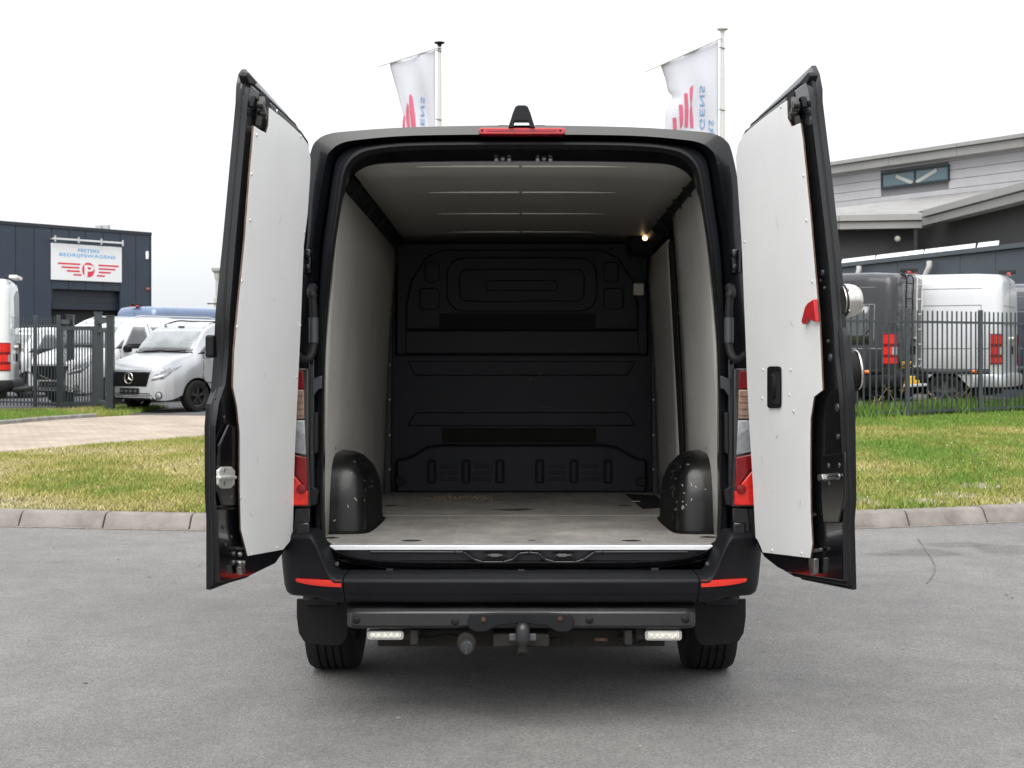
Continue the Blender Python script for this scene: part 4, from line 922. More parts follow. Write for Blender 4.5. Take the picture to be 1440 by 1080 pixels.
# left door
LS = [(340, 97), (398, 160), (408, 178), (408, 240), (404, 330), (399, 440), (392, 530), (386, 640), (382, 740), (377, 757), (371, 775), (358, 793), (330, 814), (290, 829), (290, 727), (288, 700), (287.5, 600), (290, 568), (296, 552), (300, 505), (303, 440), (313, 340), (324, 220), (331, 145), (332, 118), (335, 104)]
LI = [(350, 126), (424, 190), (434, 204), (436.5, 240), (432.5, 330), (423.5, 440), (419, 530), (414.5, 640), (411.5, 745), (407, 758), (400, 774), (387, 792), (356, 805), (310, 815), (306, 727), (303, 700), (303, 600), (308, 566), (317, 540), (321, 500), (323, 440), (331, 340), (341, 230), (347, 160), (348, 145), (349, 136)]
LP = [(378, 151), (401, 169), (423, 189), (433, 203), (436.5, 222), (436, 245), (432.5, 300), (427, 345), (423, 450), (420, 515), (414, 645), (411.5, 752), (407, 762), (398, 773), (348, 782), (338.5, 745), (337, 690), (337, 608), (333, 571), (327.6, 545), (329, 500), (333, 450), (338, 400), (344, 339), (351, 245), (357, 177), (366, 183), (374, 187), (377, 176)]
dl, pll, onl, bl = make_door(-1, (422, 460, -.17), (357, 177, -.96), (327.6, 545, -.96), LS, LI, LP, ['left rear door standing open'])
RS = [(1147.5, 92), (1153, 104), (1157, 126), (1157, 142), (1164, 200), (1170, 247), (1184, 376), (1190, 458), (1195, 471), (1196, 484), (1202.5, 556), (1204.5, 704), (1202, 732), (1204.5, 829), (1135, 815), (1120, 803), (1102, 785), (1096, 772), (1090, 740), (1085, 640), (1080, 530), (1073, 440), (1068, 330), (1062, 240), (1062, 210), (1074, 162)]
RI = [(1136, 122), (1139, 134), (1140, 142), (1141, 160), (1147, 210), (1152, 250), (1166, 376), (1172, 458), (1173.5, 480), (1174, 500), (1180, 556), (1187, 704), (1185, 735), (1186, 812), (1106, 801), (1093, 796), (1075, 783), (1067, 770), (1062.5, 740), (1057.5, 640), (1051.5, 530), (1047.5, 440), (1042.5, 330), (1036, 240), (1037, 207), (1047, 189)]
RP = [(1035, 221), (1038, 203), (1047, 188), (1075, 165), (1107, 141), (1108, 167), (1113.7, 178), (1125.6, 173), (1128.5, 191), (1139.6, 302), (1152.6, 455), (1157, 549), (1145, 558), (1140, 590), (1139.5, 650), (1140, 719), (1142.6, 764), (1139.6, 785), (1073, 777), (1066, 760), (1062.6, 756), (1059, 682), (1054.5, 608), (1051, 540), (1048, 460), (1043, 339)]
dr_, plr, onr, br = make_door(1, (1048, 460, -.17), (1128.5, 191, -.96), (1155, 545, -.96), RS, RI, RP, ['right rear door standing open'])
for d_, on_, pl_, lst in ((dl, onl, pll, ((361, 190), (354, 245), (340, 395), (352, 310), (428, 327), (422, 458), (389, 156), (423, 192), (354, 779), (390, 770), (417, 530), (333, 460), (338, 700))), (dr_, onr, plr, ((1130, 247), (1142, 396), (1098, 150), (1086, 774), (1127, 778), (1073, 520), (1112, 520), (1110, 555), (1047, 340), (1072, 560), (1116, 578), (1134, 310)))):
    for x, y in lst:
        g = G(); g.lathe([(.006, 0), (.0055, .0025), (.002, .004)], on_(x, y, .002), pl_.n, 8); g.build('screw', screw_mat, d_)
def pixel_plate(name, poly, on_, pl_, w0, th, mat, par, bev=.002, smooth=35):
    g = G(); g.prism([on_(x, y, w0) for x, y in poly], pl_.n * th); return g.build(name, mat, par, smooth=smooth, bevel=bev)
def pixel_disc(name, x, y, r_, on_, pl_, w0, th, mat, par, n=14):
    g = G(); g.lathe([(r_, 0), (r_ * .92, th * .7), (r_ * .5, th)], on_(x, y, w0), pl_.n, n); return g.build(name, mat, par)
# stamped relief of the bare lower door frames, latches and strikers
pixel_plate('stamped_pad', [(304, 625), (318, 596), (332, 600), (334, 640), (334, 712), (309, 712), (303, 690)], onl, pll, -.024, .012, paint_inner, dl, .006)
sp = pixel_plate('striker_plate', [(304, 661), (309, 656.5), (322, 656), (327, 662), (326, 681), (321, 686.5), (309, 687), (304, 681)], onl, pll, -.012, .010, striker_mat, dl, .003)
pixel_plate('striker_bar', [(303.5, 669.5), (327, 668.5), (327, 673), (303.5, 674)], onl, pll, -.003, .016, striker_mat, sp, .003)
for y in (661.5, 680): pixel_disc('screw', 315, y, .008, onl, pll, -.0025, .003, steel, sp)
for x, y in ((315, 587), (319, 615), (314, 741), (325, 755), (317, 766), (302, 560)): pixel_disc('hole_plug', x, y, .007, onl, pll, -.025, .004, M('plug', (.03, .03, .034), .5), dl)
for x, y in ((336, 779), (336, 791), (340.5, 791)): pixel_disc('bolt', x, y, .010, onl, pll, -.02, .012, steel, dl, 8)
for x in (331, 335, 339): pixel_plate('latch_tooth', [(x - 1, 769), (x + 1, 769), (x, 773)], onl, pll, -.02, .01, steel, dl, 0)
pixel_plate('lower_latch', [(331, 797), (337, 793), (338, 806), (333, 808)], onl, pll, -.02, .02, steel, dl, .003)
pixel_plate('door_rib', [(308, 714), (328, 713), (328, 716), (308, 717)], onl, pll, -.022, .008, plastic_dark, dl, .002)
pixel_disc('rubber_stop', 340, 803, .012, onl, pll, -.03, .012, dirty_steel, dl)
# the upper latches in their pockets
for on_, pl_, par, f, pk in ((onl, pll, dl, lambda x: x, [(357, 178), (360, 150), (366, 128), (372, 134), (378, 148), (375, 186)]), (onr, plr, dr_, lambda x: 1486 - x, [(1128, 190), (1124, 160), (1118, 128), (1112, 132), (1108, 140), (1109, 168), (1114, 178)])):
    pixel_plate('latch_pocket', pk, on_, pl_, -.030, .008, bulk_dark, par, 0)
    g = G(); g.bar(on_(f(369), 138, -.012), on_(f(368), 152, -.008), .018, .022); g.bar(on_(f(368), 152, -.008), on_(f(370), 166, -.01), .024, .024); g.bar(on_(f(366), 163, -.008), on_(f(363), 176, -.014), .02, .016); g.lathe([(.012, -.01), (.012, .01)], on_(f(367), 147, 0), pl_.n, 10); g.lathe([(.010, -.01), (.010, .012)], on_(f(371), 160, 0), pl_.n, 10)
    g.build('upper_latch', M('latch_metal', (.06, .06, .058), .45, metal=.5, bump=.1, bscale=90), par, smooth=40)
    pixel_plate('corner_gasket', [(f(335), 106), (f(338), 101), (f(351), 116), (f(347), 119), (f(338), 117)], on_, pl_, -.066, .03, rubber, par, .004)
# right door lock, bolts, handle recess, lower latch, red tag
for x, y, r_ in ((1166.5, 654.5, .013), (1181.5, 654, .013), (1167.5, 679, .012)):
    q = pixel_disc('lock_screw', x, y, r_ + .010, onr, plr, -.026, .004, paint_black, dr_); pixel_disc('screw', x, y, r_ * .75, onr, plr, -.021, .006, steel, q, 8)
g = G(); g.tube(crom([onr(1160, 675.5, -.014), onr(1172, 672, -.014), onr(1179, 673, -.014), onr(1181, 669.5, -.014), onr(1178, 667, -.014), onr(1166, 668, -.014)], 4), .005, 8); lk = g.build('lock_claw', steel, dr_, smooth=60)
pixel_plate('lock_body', [(1157, 667), (1163, 666), (1165, 674), (1158, 676)], onr, plr, -.02, .02, steel, lk, .003)
pixel_plate('lock_field', [(1163, 672.5), (1178, 671), (1178, 668.5), (1166, 669.5)], onr, plr, -.02, .004, bulk_dark, lk, 0)
for x, y, r_ in ((1179, 614, .010), (1171, 700, .012), (1178, 573, .014), (1168, 503, .014), (1165, 480, .007), (1157, 383.5, .011), (1160, 405, .006), (1154, 395, .006)): pixel_disc('hole_plug', x, y, r_, onr, plr, -.026, .006, M('plug_r', (.028, .029, .033), .45), dr_)
pixel_plate('stamped_pad', [(1158, 640), (1190, 636), (1190, 700), (1182, 735), (1161, 735), (1158, 700)], onr, plr, -.0255, .008, paint_inner, dr_, .006)
pixel_plate('lower_latch', [(1145, 785), (1152.5, 785), (1152, 806), (1147, 808), (1144, 792)], onr, plr, -.02, .02, steel, dr_, .003)
pixel_plate('lower_latch_plate', [(1145, 772), (1158, 770.5), (1158, 775), (1145, 777)], onr, plr, -.02, .012, steel, dr_, .002)
pixel_plate('door_rib', [(1144, 720), (1150, 723), (1147, 727), (1144, 724)], onr, plr, -.022, .012, steel, dr_, .002)
hp = pixel_plate('inner_handle', rrect(1081, 515, 1099.3, 574, 4), onr, plr, .001, .007, plastic_flap, dr_, .003)
pixel_plate('handle_well', rrect(1086, 523, 1097, 568, 3), onr, plr, .0085, .001, bulk_dark, hp, 0)
pixel_plate('handle_grip', rrect(1087, 526, 1091.5, 560, 2), onr, plr, .0075, .014, plastic_dark, hp, .003)
pixel_plate('red_tag', [(1149.5, 420.5), (1141, 426), (1137.5, 431), (1132, 452), (1134.5, 456), (1138, 453), (1141, 446), (1145, 450), (1152.5, 452)], onr, plr, .003, .014, red_plastic, dr_, .002)
# puck lock and pull handle on the outside of the right door
ax = -plr.n
c = plr.at(1183.5, 423, SKIN); g = G(); g.lathe([(.054, 0), (.056, .012), (.055, .03), (.050, .050), (.040, .064), (.02, .071), (.004, .072)], c - ax * .004, ax, 40); pk_ = g.build('puck_lock', chrome, dr_, smooth=60)
g = G(); g.lathe([(.0575, .002), (.0575, .009)], c - ax * .003, ax, 32); g.build('lock_collar', dark_metal, pk_, smooth=40)
ed = plr.u * -1
for dy in (-.035, .028): g = G(); g.lathe([(.008, 0), (.007, .006), (.003, .008)], c + plr.v * dy * 1.1 + plr.u * .052, ax, 8); g.build('lock_rivet', steel, pk_)
hc = plr.at(1190.5, 521, SKIN); ring_ = lambda ka, kb, off, n=32: [hc + plr.u * (.05 * ka * math.cos(a)) + plr.v * (.063 * kb * math.sin(a)) + ax * off for a in [2 * math.pi * i / n for i in range(n)]]
g = G(); g.loft([ring_(1, 1, 0), ring_(1.02, 1.0, .02), ring_(.94, .96, .040), ring_(.7, .8, .047), ring_(.2, .3, .050)], True, (True, True)); oh = g.build('outer_handle', plastic_flap, dr_, smooth=50)
q = ring_(1.0, 1.0, .034); g = G(); g.tube(q + q[:2], .0045, 8, False); g.build('handle_trim', chrome, oh, smooth=60)
g = G(); g.bar(hc - plr.v * .062 + ax * .0, hc - plr.v * .062 + ax * .035, .02, .018); g.build('handle_foot', plastic_dark, oh, smooth=0, bevel=.003)
# dark grip stub on the outside of the left door
c = pll.at(298, 487, SKIN); g = G(); g.box(c - pll.n * .012 + pll.u * -.03, (.03, .06, .075)); g.build('handle_stub', plastic_dark, dl, smooth=0, bevel=.008)

# faint scuffs on the white linings
scuff_m = M('lining_scuff', (.52, .51, .49), .7, var=.15, vscale=40)
for d_, on_, pl_, lst in ((dl, onl, pll, (((372, 522), (373, 533)), ((396, 300), (392, 318)), ((362, 640), (363, 655)), ((405, 700), (401, 712)), ((350, 720), (356, 728)), ((385, 420), (386, 426)))), (dr_, onr, plr, (((1114, 579), (1118, 584)), ((1091, 300), (1095, 330)), ((1070, 640), (1074, 655)), ((1126, 700), (1124, 716)), ((1086, 690), (1087, 696)), ((1110, 450), (1116, 462)), ((1095, 610), (1090, 618))))):
    for a_, b_ in lst:
        g = G(); p, q = on_(*a_, .0018), on_(*b_, .0018); e = pl_.n.cross(q - p).normalized() * .003; m_ = p.lerp(q, .5) + e * .5
        g.add([p, m_ - e, q, m_ + e], [(0, 1, 2, 3)]); g.build('scuff', scuff_m, d_, smooth=0)
for s, lst in ((-1, (((500, 480), (507, 488)), ((478, 560), (484, 575)), ((520, 600), (518, 612)), ((490, 380), (498, 384)), ((536, 600), (537, 624)))), (1, ((((970, 480), (966, 490)), ((988, 590), (982, 602)), ((932, 560), (931, 575)), ((975, 400), (968, 405)))))):
    for a_, b_ in lst:
        g = G(); p, q = wall_pt(*a_, s), wall_pt(*b_, s); e = Vector((0, .004, .003)); m_ = p.lerp(q, .5); g.add([p, m_ - e, q, m_ + e], [(0, 1, 2, 3)]); g.build('scuff', M('wall_scuff_%d_%d' % a_, (.34, .32, .29), .8), van, smooth=0)
# ================================================================== fences
fence_mat = M('fence_paint', (.030, .038, .045), .5, var=.12, vscale=6)
fence_dark = M('gate_paint', (.015, .019, .023), .45, var=.12, vscale=6)
def gz(p): return zg(p.x, p.y)
def along(a, b_, step):
    n_ = max(1, int(round((b_ - a).length / step))); return [a.lerp(b_, (k + .5) / n_) for k in range(n_)]
_pal = {}
def paling(parent, p, h, z0, mat=None, w_=.021, rz=0):
    key = (round(h, 2), w_, (mat or fence_mat).name)
    if key not in _pal:
        g = G(); g.box((0, 0, h / 2), (w_, w_, h)); o = g.build('paling', mat or fence_mat, parent, smooth=0); _pal[key] = o.data
    else:
        o = link_mesh('paling', _pal[key], parent)
    o.location = (p.x, p.y, z0); o.rotation_euler = (0, 0, rz); return o
def fence_run(name, pts, H, label, step, group=None, zf=None):
    f = empty(name, (0, 0, 0), 0, label, 'fence', group); zf = zf or gz
    for i, p in enumerate(pts):
        g = G(); g.box((p.x, p.y, zf(p) + (H + .03) / 2), (.075, .075, H + .03)); g.build('fence_post', fence_mat, f, smooth=0, bevel=.006)
    for a, b_ in zip(pts[:-1], pts[1:]):
        d = (b_ - a).normalized(); rz = math.atan2(d.y, d.x)
        for zz in (.10, H - .20):
            g = G(); A = Vector((a.x, a.y, zf(a) + zz)) + d * .045; B_ = Vector((b_.x, b_.y, zf(b_) + zz)) - d * .045; g.bar(A, B_, .04, .042); g.build('rail', fence_mat, f, smooth=0)
        for p in along(a + d * .07, b_ - d * .07, step):
            t = (p - a).length / (b_ - a).length; paling(f, p, H - .02, zf(a) * (1 - t) + zf(b_) * t + .02, rz=rz)
    return f
lz = lambda p: .13
fence_run('palisade_fence', [P(-70, 488, 33.9), P(-15, 488, 33.1), P(49.5, 488, 32.4), P(82, 488, 31.9)], 2.06, 'grey steel bar fence with square posts running left from the sliding gate', .112, zf=lz)
fence_run('palisade_fence', [P(790, 488, 20.7), P(910, 488, 21.5), P(1040, 488, 22.6), P(1160, 488, 23.7), P(1276, 488, 24.5), P(1378.7, 488, 25.7), P(1480, 488, 27.1), P(1590, 488, 28.7)], 1.86, 'grey steel bar fence on the grass to the right, in front of the parked vans', .133)
# sliding gate and its guide frame
ga, gb = P(84.5, 488, 31.75), P(134.5, 488, 31.5)
gate = empty('sliding_gate', (0, 0, 0), 0, 'grey barred sliding gate standing open behind its two square guide posts', 'gate')
d = (gb - ga).normalized(); rz = math.atan2(d.y, d.x); gz0 = .20
fr = G()
for zz, hh in ((gz0, .14), (gz0 + 1.72, .09)): fr.bar(Vector((ga.x, ga.y, zz)), Vector((gb.x, gb.y, zz)), .09, hh)
for p in (ga + d * .04, gb - d * .04): fr.bar(Vector((p.x, p.y, gz0 + .071)), Vector((p.x, p.y, gz0 + 1.674)), .08, .08, (0, 1, 0))
fr.build('gate_frame', fence_mat, gate, smooth=0)
for p in along(ga + d * .09, gb - d * .09, .076): paling(gate, p, 1.68, gz0 + .05, w_=.024, rz=rz)
g = G(); g.bar(P(56, 528, 32.9), P(134, 559, 31.9), .018, .018); g.build('tie_rod', M('tie_rod', (.20, .17, .12), .6), gate, smooth=0)
portal = empty('gate_portal', (0, 0, 0), 0, 'dark double-post guide frame at the open end of the sliding gate', 'gate frame')
for px, D, h in ((99, 33.0, 2.1), (138, 31.2, 2.12), (155.5, 29.4, 2.0)):
    p = P(px, 488, D); g = G(); wd = .14 if px > 110 else .16; g.box((p.x, p.y, .13 + h / 2), (wd, .14, h)); g.box((p.x, p.y, .13 + h + .012), (wd + .02, .16, .022)); g.build('guide_post', fence_dark if px > 140 or px < 110 else fence_mat, portal, smooth=0, bevel=.006)
pa, pb = P(138, 488, 31.2), P(155.5, 488, 29.4); d = (pb - pa).normalized()
for zz in (.30, 1.86, 2.06):
    g = G(); g.bar(Vector((pa.x, pa.y, zz)) + d * .08, Vector((pb.x, pb.y, zz)) - d * .08, .07, .09); g.build('cross_bar', fence_mat, portal, smooth=0)
g = G(); pc = P(85, 488, 32.2); pd = P(99, 488, 33.0); g.bar(Vector((pc.x, pc.y, 2.08)), Vector((pd.x, pd.y, 2.08)), .06, .09)
g.build('cross_bar', fence_mat, portal, smooth=0)
for p in along(pa + d * .12, pb - d * .12, .45): paling(portal, p, 1.6, .30, w_=.024)

# ================================================================== other parked vehicles
white_paint = M('white_paint', (.62, .63, .64), .3, coat=.8, var=.02, vscale=2)
silver_paint = M('silver_paint', (.40, .41, .43), .36, metal=.4, coat=.5, var=.03, vscale=3)
grey_paint = M('dark_grey_paint', (.013, .013, .017), .35, coat=.4, var=.1, vscale=2)
navy_paint = M('navy_paint', (.018, .024, .038), .3, coat=.9, var=.1, vscale=2)
blue_paint = M('light_blue_paint', (.11, .16, .27), .3, metal=.2, coat=.9, var=.05, vscale=2)
trim_black = M('trim_black', (.005, .005, .006), .5, spec=.2, var=.1, vscale=9)
trim_grey = M('trim_grey', (.045, .048, .051), .55, var=.1, vscale=9)
silver_trim = M('silver_trim', (.50, .51, .53), .35, metal=.4)
plate_yellow = M('yellow_plate', (.80, .50, .02), .5)
plate_blue = M('plate_blue', (.02, .05, .30), .5)
class Van:
    def __init__(s, name, keys, paint, loc, rz, label, group, wheels, wr, rim, tum=.86, rc=.16, wsy=99):
        s.root = empty(name, loc, rz, label, 'van', group); ks = [k[0] for k in keys]; s.L = ks[-1]
        ys = sorted(set([round(y, 3) for y in list(np.linspace(0, s.L, 64)) + ks])); rings = []
        for y in ys:
            hw, zb, zt, tm = [float(np.interp(y, ks, [k[i] for k in keys])) for i in (1, 2, 3, 4)]
            for a in wheels:
                dd = abs(y - a)
                if dd < wr * 1.22: zb = max(zb, wr + math.sqrt(max(0, (wr * 1.22) ** 2 - dd ** 2)) * .95)
            rc_ = min(rc * (.45 if y > wsy else 1), (zt - zb) * .22); belt = min(1.12, zb + (zt - zb) * .55) if zt < 1.5 else max(1.12, zb + .1)
            if zt < 1.5: belt = max(belt, zb + .02)
            top = zt - rc_; xt = hw * tm
            half = [(hw * .965, zb), (hw * .99, zb + (belt - zb) * .35), (hw, zb + (belt - zb) * .7), (hw * .995, belt), (hw + (xt - hw) * .35, belt + (top - belt) * .45), (hw + (xt - hw) * .75, belt + (top - belt) * .8), (xt, top)]
            for a in (30, 60, 85): half.append((xt - rc_ * 1.1 * (1 - math.cos(R(a))), top + rc_ * .92 * math.sin(R(a))))
            half += [(xt * .55, zt), (0, zt + .012)]
            rings.append([Vector((x, y, z)) for x, z in half] + [Vector((-x, y, z)) for x, z in half[-2::-1]])
        g = G(); g.loft(rings, False); n_ = len(rings[0]); k = len(ys) - 1
        g.f.append(tuple(range(n_))[::-1]); g.m.append(0); g.f.append(tuple(k * n_ + j for j in range(n_))); g.m.append(0)
        s.body = g.build('body', paint, s.root, smooth=40)
        g2 = G(); g2.v = g.v; g2.f = [f for f in g.f]; s.bvh = BVHTree.FromPolygons([Vector(v) for v in g.v], g.f)
        g = G(); g.box((0, s.L / 2, .36), (1.5, s.L - .5, .12)); g.box((0, s.L / 2, .55), (1.1, s.L - .6, .3)); g.build('underbody', trim_black, s.root, smooth=0)
        s.wheels = []
        for a in wheels:
            for sd in (-1, 1): s.wheels.append(make_wheel(wr, .22, s.root, (sd * (float(np.interp(a, ks, [k_[1] for k_ in keys])) - .12), a, wr), sd, rim, groove=False))
    def hit(s, p, d):
        d = Vector(d); q, n_, i, t = s.bvh.ray_cast(Vector(p) - d * 6, d)
        return (q, n_ if n_.dot(d) < 0 else -n_) if q else None
    def patch(s, name, c4, d, mat, off=.006, parent=None, nu=8, nv=4, th=.012, corner=0):
        """c4: four corners (3D, roughly on the body); each point of the patch is dropped on the body along d"""
        c = [Vector(q) for q in c4]; g = G(); vs = []; ok = True
        for j in range(nv + 1):
            for i in range(nu + 1):
                u, v_ = i / nu, j / nv; p = c[0].lerp(c[1], u).lerp(c[3].lerp(c[2], u), v_); h = s.hit(p, d)
                vs.append(h[0] - Vector(d).normalized() * off if h else p)
        g.add(vs, [(j * (nu + 1) + i, j * (nu + 1) + i + 1, (j + 1) * (nu + 1) + i + 1, (j + 1) * (nu + 1) + i) for j in range(nv) for i in range(nu)])
        o = g.build(name, mat, parent or s.root, smooth=40)
        nrm = sum((p.normal for p in o.data.polygons), Vector())
        if nrm.dot(Vector(d)) > 0: o.data.flip_normals()
        md = o.modifiers.new('solid', 'SOLIDIFY'); md.thickness = th; md.offset = -1; return o
    def side(s, name, sd, y0, y1, z0, z1, mat, off=.005, y0t=None, y1t=None, parent=None, nu=8, nv=4, th=.012):
        y0t = y0 if y0t is None else y0t; y1t = y1 if y1t is None else y1t
        return s.patch(name, [(sd, y0, z0), (sd, y1, z0), (sd, y1t, z1), (sd, y0t, z1)], (-sd, 0, 0), mat, off, parent, nu, nv, th)
    def front(s, name, x0, x1, z0, z1, mat, off=.006, x0t=None, x1t=None, z0b=None, z1b=None, parent=None, nu=8, nv=4, th=.015):
        x0t = x0 if x0t is None else x0t; x1t = x1 if x1t is None else x1t
        return s.patch(name, [(x0, s.L, z0), (x1, s.L, z0 if z0b is None else z0b), (x1t, s.L, z1 if z1b is None else z1b), (x0t, s.L, z1)], (0, -1, 0), mat, off, parent, nu, nv, th)
    def rear(s, name, x0, x1, z0, z1, mat, off=.006, parent=None, nu=6, nv=4, th=.015):
        return s.patch(name, [(x0, 0, z0), (x1, 0, z0), (x1, 0, z1), (x0, 0, z1)], (0, 1, 0), mat, off, parent, nu, nv, th)
head_glass = M('headlight_lens', (.20, .21, .225), .12, coat=1, var=.4, vscale=22, spec=.8)
def star(parent, c, nrm, r_, mat):
    """round badge with three spokes"""
    nrm = Vector(nrm).normalized(); u = Vector((0, 0, 1)); v_ = nrm.cross(u).normalized(); g = G(); n_ = 28
    ring = [c + (u * math.cos(a) + v_ * math.sin(a)) * r_ for a in [2 * math.pi * i / n_ for i in range(n_)]]; g.tube(ring + ring[:2], r_ * .09, 8, False)
    for k in range(3):
        a = 2 * math.pi * k / 3; tip = c + (u * math.cos(a) + v_ * math.sin(a)) * r_ * .95; e = (u * -math.sin(a) + v_ * math.cos(a)) * r_ * .13; f_ = nrm * r_ * .1
        g.add([tip, c + e, c + f_, c - e, c - (u * math.cos(a) + v_ * math.sin(a)) * r_ * .12], [(0, 1, 2), (0, 2, 3), (4, 2, 1), (4, 3, 2)])
    return g.build('badge', mat, parent, smooth=30)
MID = [(0, .80, .50, 1.70, .80), (.05, .86, .42, 1.82, .80), (.15, .91, .38, 1.88, .80), (.5, .955, .36, 1.91, .80), (3.1, .965, .36, 1.91, .79), (3.45, .962, .36, 1.88, .79), (3.75, .96, .36, 1.74, .82), (4.02, .955, .36, 1.47, .88), (4.18, .95, .36, 1.25, .90), (4.55, .93, .36, 1.16, .88), (4.80, .91, .28, 1.09, .90), (4.98, .84, .26, 1.01, .90), (5.08, .74, .27, .94, .90), (5.14, .60, .29, .87, .90)]
def mid_van(name, paint, loc, rz, label, group, badge, rim, grille_mat, rails):
    v = Van(name, MID, paint, loc, rz, label, group, (.95, 4.12), .335, rim, rc=.13, wsy=3.3)
    # windscreen
    o = v.patch('windscreen', [(-.80, 4.16, 1.28), (.80, 4.16, 1.28), (.66, 3.5, 1.80), (-.66, 3.5, 1.80)], (0, -.8, -.6), glass_screen, .004, None, 12, 6)
    for x0, x1 in ((-.62, .0), (.02, .6)):
        g = G(); a, b_ = v.hit((x0, 4.2, 1.30), (0, -.8, -.6)), v.hit((x1, 4.2, 1.275), (0, -.8, -.6)); g.bar(a[0] + Vector((0, .02, .02)), b_[0] + Vector((0, .02, .012)), .02, .025); g.build('wiper', trim_black, o, smooth=0)
    v.patch('scuttle', [(-.84, 4.22, 1.235), (.84, 4.22, 1.235), (.82, 4.17, 1.275), (-.82, 4.17, 1.275)], (0, -.6, -.8), trim_black, .003, o, 12, 1)
    g = G(); h = v.hit((0, 3.6, 1.76), (0, -.8, -.6)); g.box(h[0] + Vector((0, .012, .01)), (.16, .05, .03)); g.build('sensor_pod', trim_grey, o, smooth=0, bevel=.01)
    for sd in (-1, 1):
        sg_ = v.side('side_window', sd, 3.06, 3.90, 1.22, 1.70, glass_dark, .004, 3.10, 3.46)
        v.side('quarter_window', sd, 3.935, 4.10, 1.22, 1.42, glass_dark, .004, 3.80, 3.82)
        v.side('side_window', sd, 1.75, 2.92, 1.22, 1.70, glass_dark, .004); v.side('side_window', sd, .35, 1.6, 1.22, 1.70, glass_dark, .004)
        v.side('side_moulding', sd, .4, 3.9, .60, .63, trim_grey, .004, nv=1); v.side('door_gap', sd, 2.98, 2.995, .45, 1.78, trim_black, .0015, nu=1, nv=10); v.side('door_gap', sd, 3.97, 3.985, .50, 1.26, trim_black, .0015, nu=1, nv=6)
        g = G(); g.box((sd * 1.05, 3.86, 1.215), (.20, .13, .16)); g.build('door_mirror', trim_black, v.root, smooth=40, bevel=.055, seg=4)
        g = G(); g.bar((sd * .93, 3.86, 1.20), (sd * .99, 3.86, 1.20), .06, .04); g.build('mirror_arm', trim_black, v.root, smooth=0)
        hl = v.patch('headlight', [(sd * .57, 5.1, .66), (sd * .82, 5.0, .71), (sd * .925, 4.62, .985), (sd * .66, 4.95, .885)], (-sd * .5, -.85, -.12), head_glass, .008, None, 10, 5)
        h1 = v.patch('drl_strip', [(sd * .61, 5.1, .70), (sd * .82, 5.0, .765), (sd * .84, 5.0, .80), (sd * .63, 5.1, .745)], (-sd * .5, -.85, -.12), white_paint, .014, hl, 6, 1, .006)
        fx = v.hit((sd * .74, 5.1, .37), (0, -1, 0))
        if fx:
            g = G(); g.lathe([(.085, 0), (.085, .012), (.07, .018)], fx[0] - Vector((0, .005, 0)), (sd * .35, 1, 0), 20); fl_ = g.build('fog_lamp', trim_grey, v.root); g = G(); g.lathe([(.058, .016), (.04, .026), (.01, .028)], fx[0] - Vector((0, .005, 0)), (sd * .35, 1, 0), 16); g.build('lens', head_glass, fl_)
        if rails:
            a = [v.hit((sd * .66, y, 1.9), (0, 0, -1))[0] for y in np.linspace(.5, 3.5, 9)]
            pts = [a[0]] + [p + Vector((0, 0, .055)) for p in a[1:-1]] + [a[-1]]; g = G(); g.tube(crom(pts, 3), .017, 8); g.build('roof_rail', rails, v.root, smooth=60)
    for x0, x1, z in ((-.60, .60, .872),): v.front('hood_gap', x0, x1, z, z + .010, trim_black, .003, nu=14, nv=1, th=.004)
    # grille
    gr = v.front('grille', -.46, .46, .55, .855, grille_mat, .008, -.57, .57, parent=None, nu=14, nv=6)
    for k in range(-11, 12):
        x = k * .046; top = .862; h = [v.hit((x * (.93 + .18 * t), 5.1, .56 + .285 * t), (0, -1, 0)) for t in (0, .33, .66, 1)]
        g = G(); g.tube([q[0] + Vector((0, .016, 0)) for q in h], .009, 5); g.build('grille_bar', trim_black, gr, smooth=60)
    q = v.hit((0, 5.1, .72), (0, -1, 0))
    if badge: star(gr, q[0] + Vector((0, .04, 0)), (0, 1, .06), .115, chrome)
    it = v.front('air_intake', -.66, .66, .295, .415, trim_black, .006, -.56, .56, nu=14)
    for k in range(1, 4):
        z = .295 + .12 * k / 4; a = [v.hit((x, 5.1, z), (0, -1, 0)) for x in np.linspace(-.58, .58, 12)]
        g = G(); g.tube([p[0] + Vector((0, .012, 0)) for p in a if p], .007, 5); g.build('intake_bar', silver_trim, it, smooth=60)
    v.front('bumper_lip', -.72, .72, .275, .292, trim_black, .02, nu=14, nv=1)
    pl_ = G(); pl_.box((0, 5.168, .455), (.54, .02, .125)); pp_ = pl_.build('number_plate', trim_black, v.root, smooth=0, bevel=.006)
    for x in (-.19, -.05, .08, .2): g = G(); g.box((x, 5.180, .455), (.07, .004, .05)); g.build('plate_mark', trim_grey, pp_, smooth=0)
    return v
gl = 'vans parked in the yard behind the gate'
ps = P(182, 535, 29.6); ps.z = .133
def put_front(px, D, L, yaw):                    # where the root goes so that the nose stands at this photo column
    n_ = P(px, 488, D); h = Vector((-math.sin(yaw), -math.cos(yaw), 0)); q = n_ - h * L; return Vector((q.x, q.y, .133)), math.pi - yaw
YAW = R(31)
l_, rz_ = put_front(183, 29.4, 5.14, YAW)
mid_van('parked_van', silver_paint, l_, rz_, 'silver van with a black grille and black wheels parked just inside the gate', gl, True, rim_black, trim_black, trim_black)
l_, rz_ = put_front(84, 33.4, 5.14, YAW)
mid_van('parked_van', white_paint, l_, rz_, 'white van with roof rails behind the sliding gate, left of the silver van', gl, False, rim_steel, trim_black, silver_trim).root.scale = (1.09, 1.06, 1.09)
l_, rz_ = put_front(-38, 37.5, 5.14, YAW)
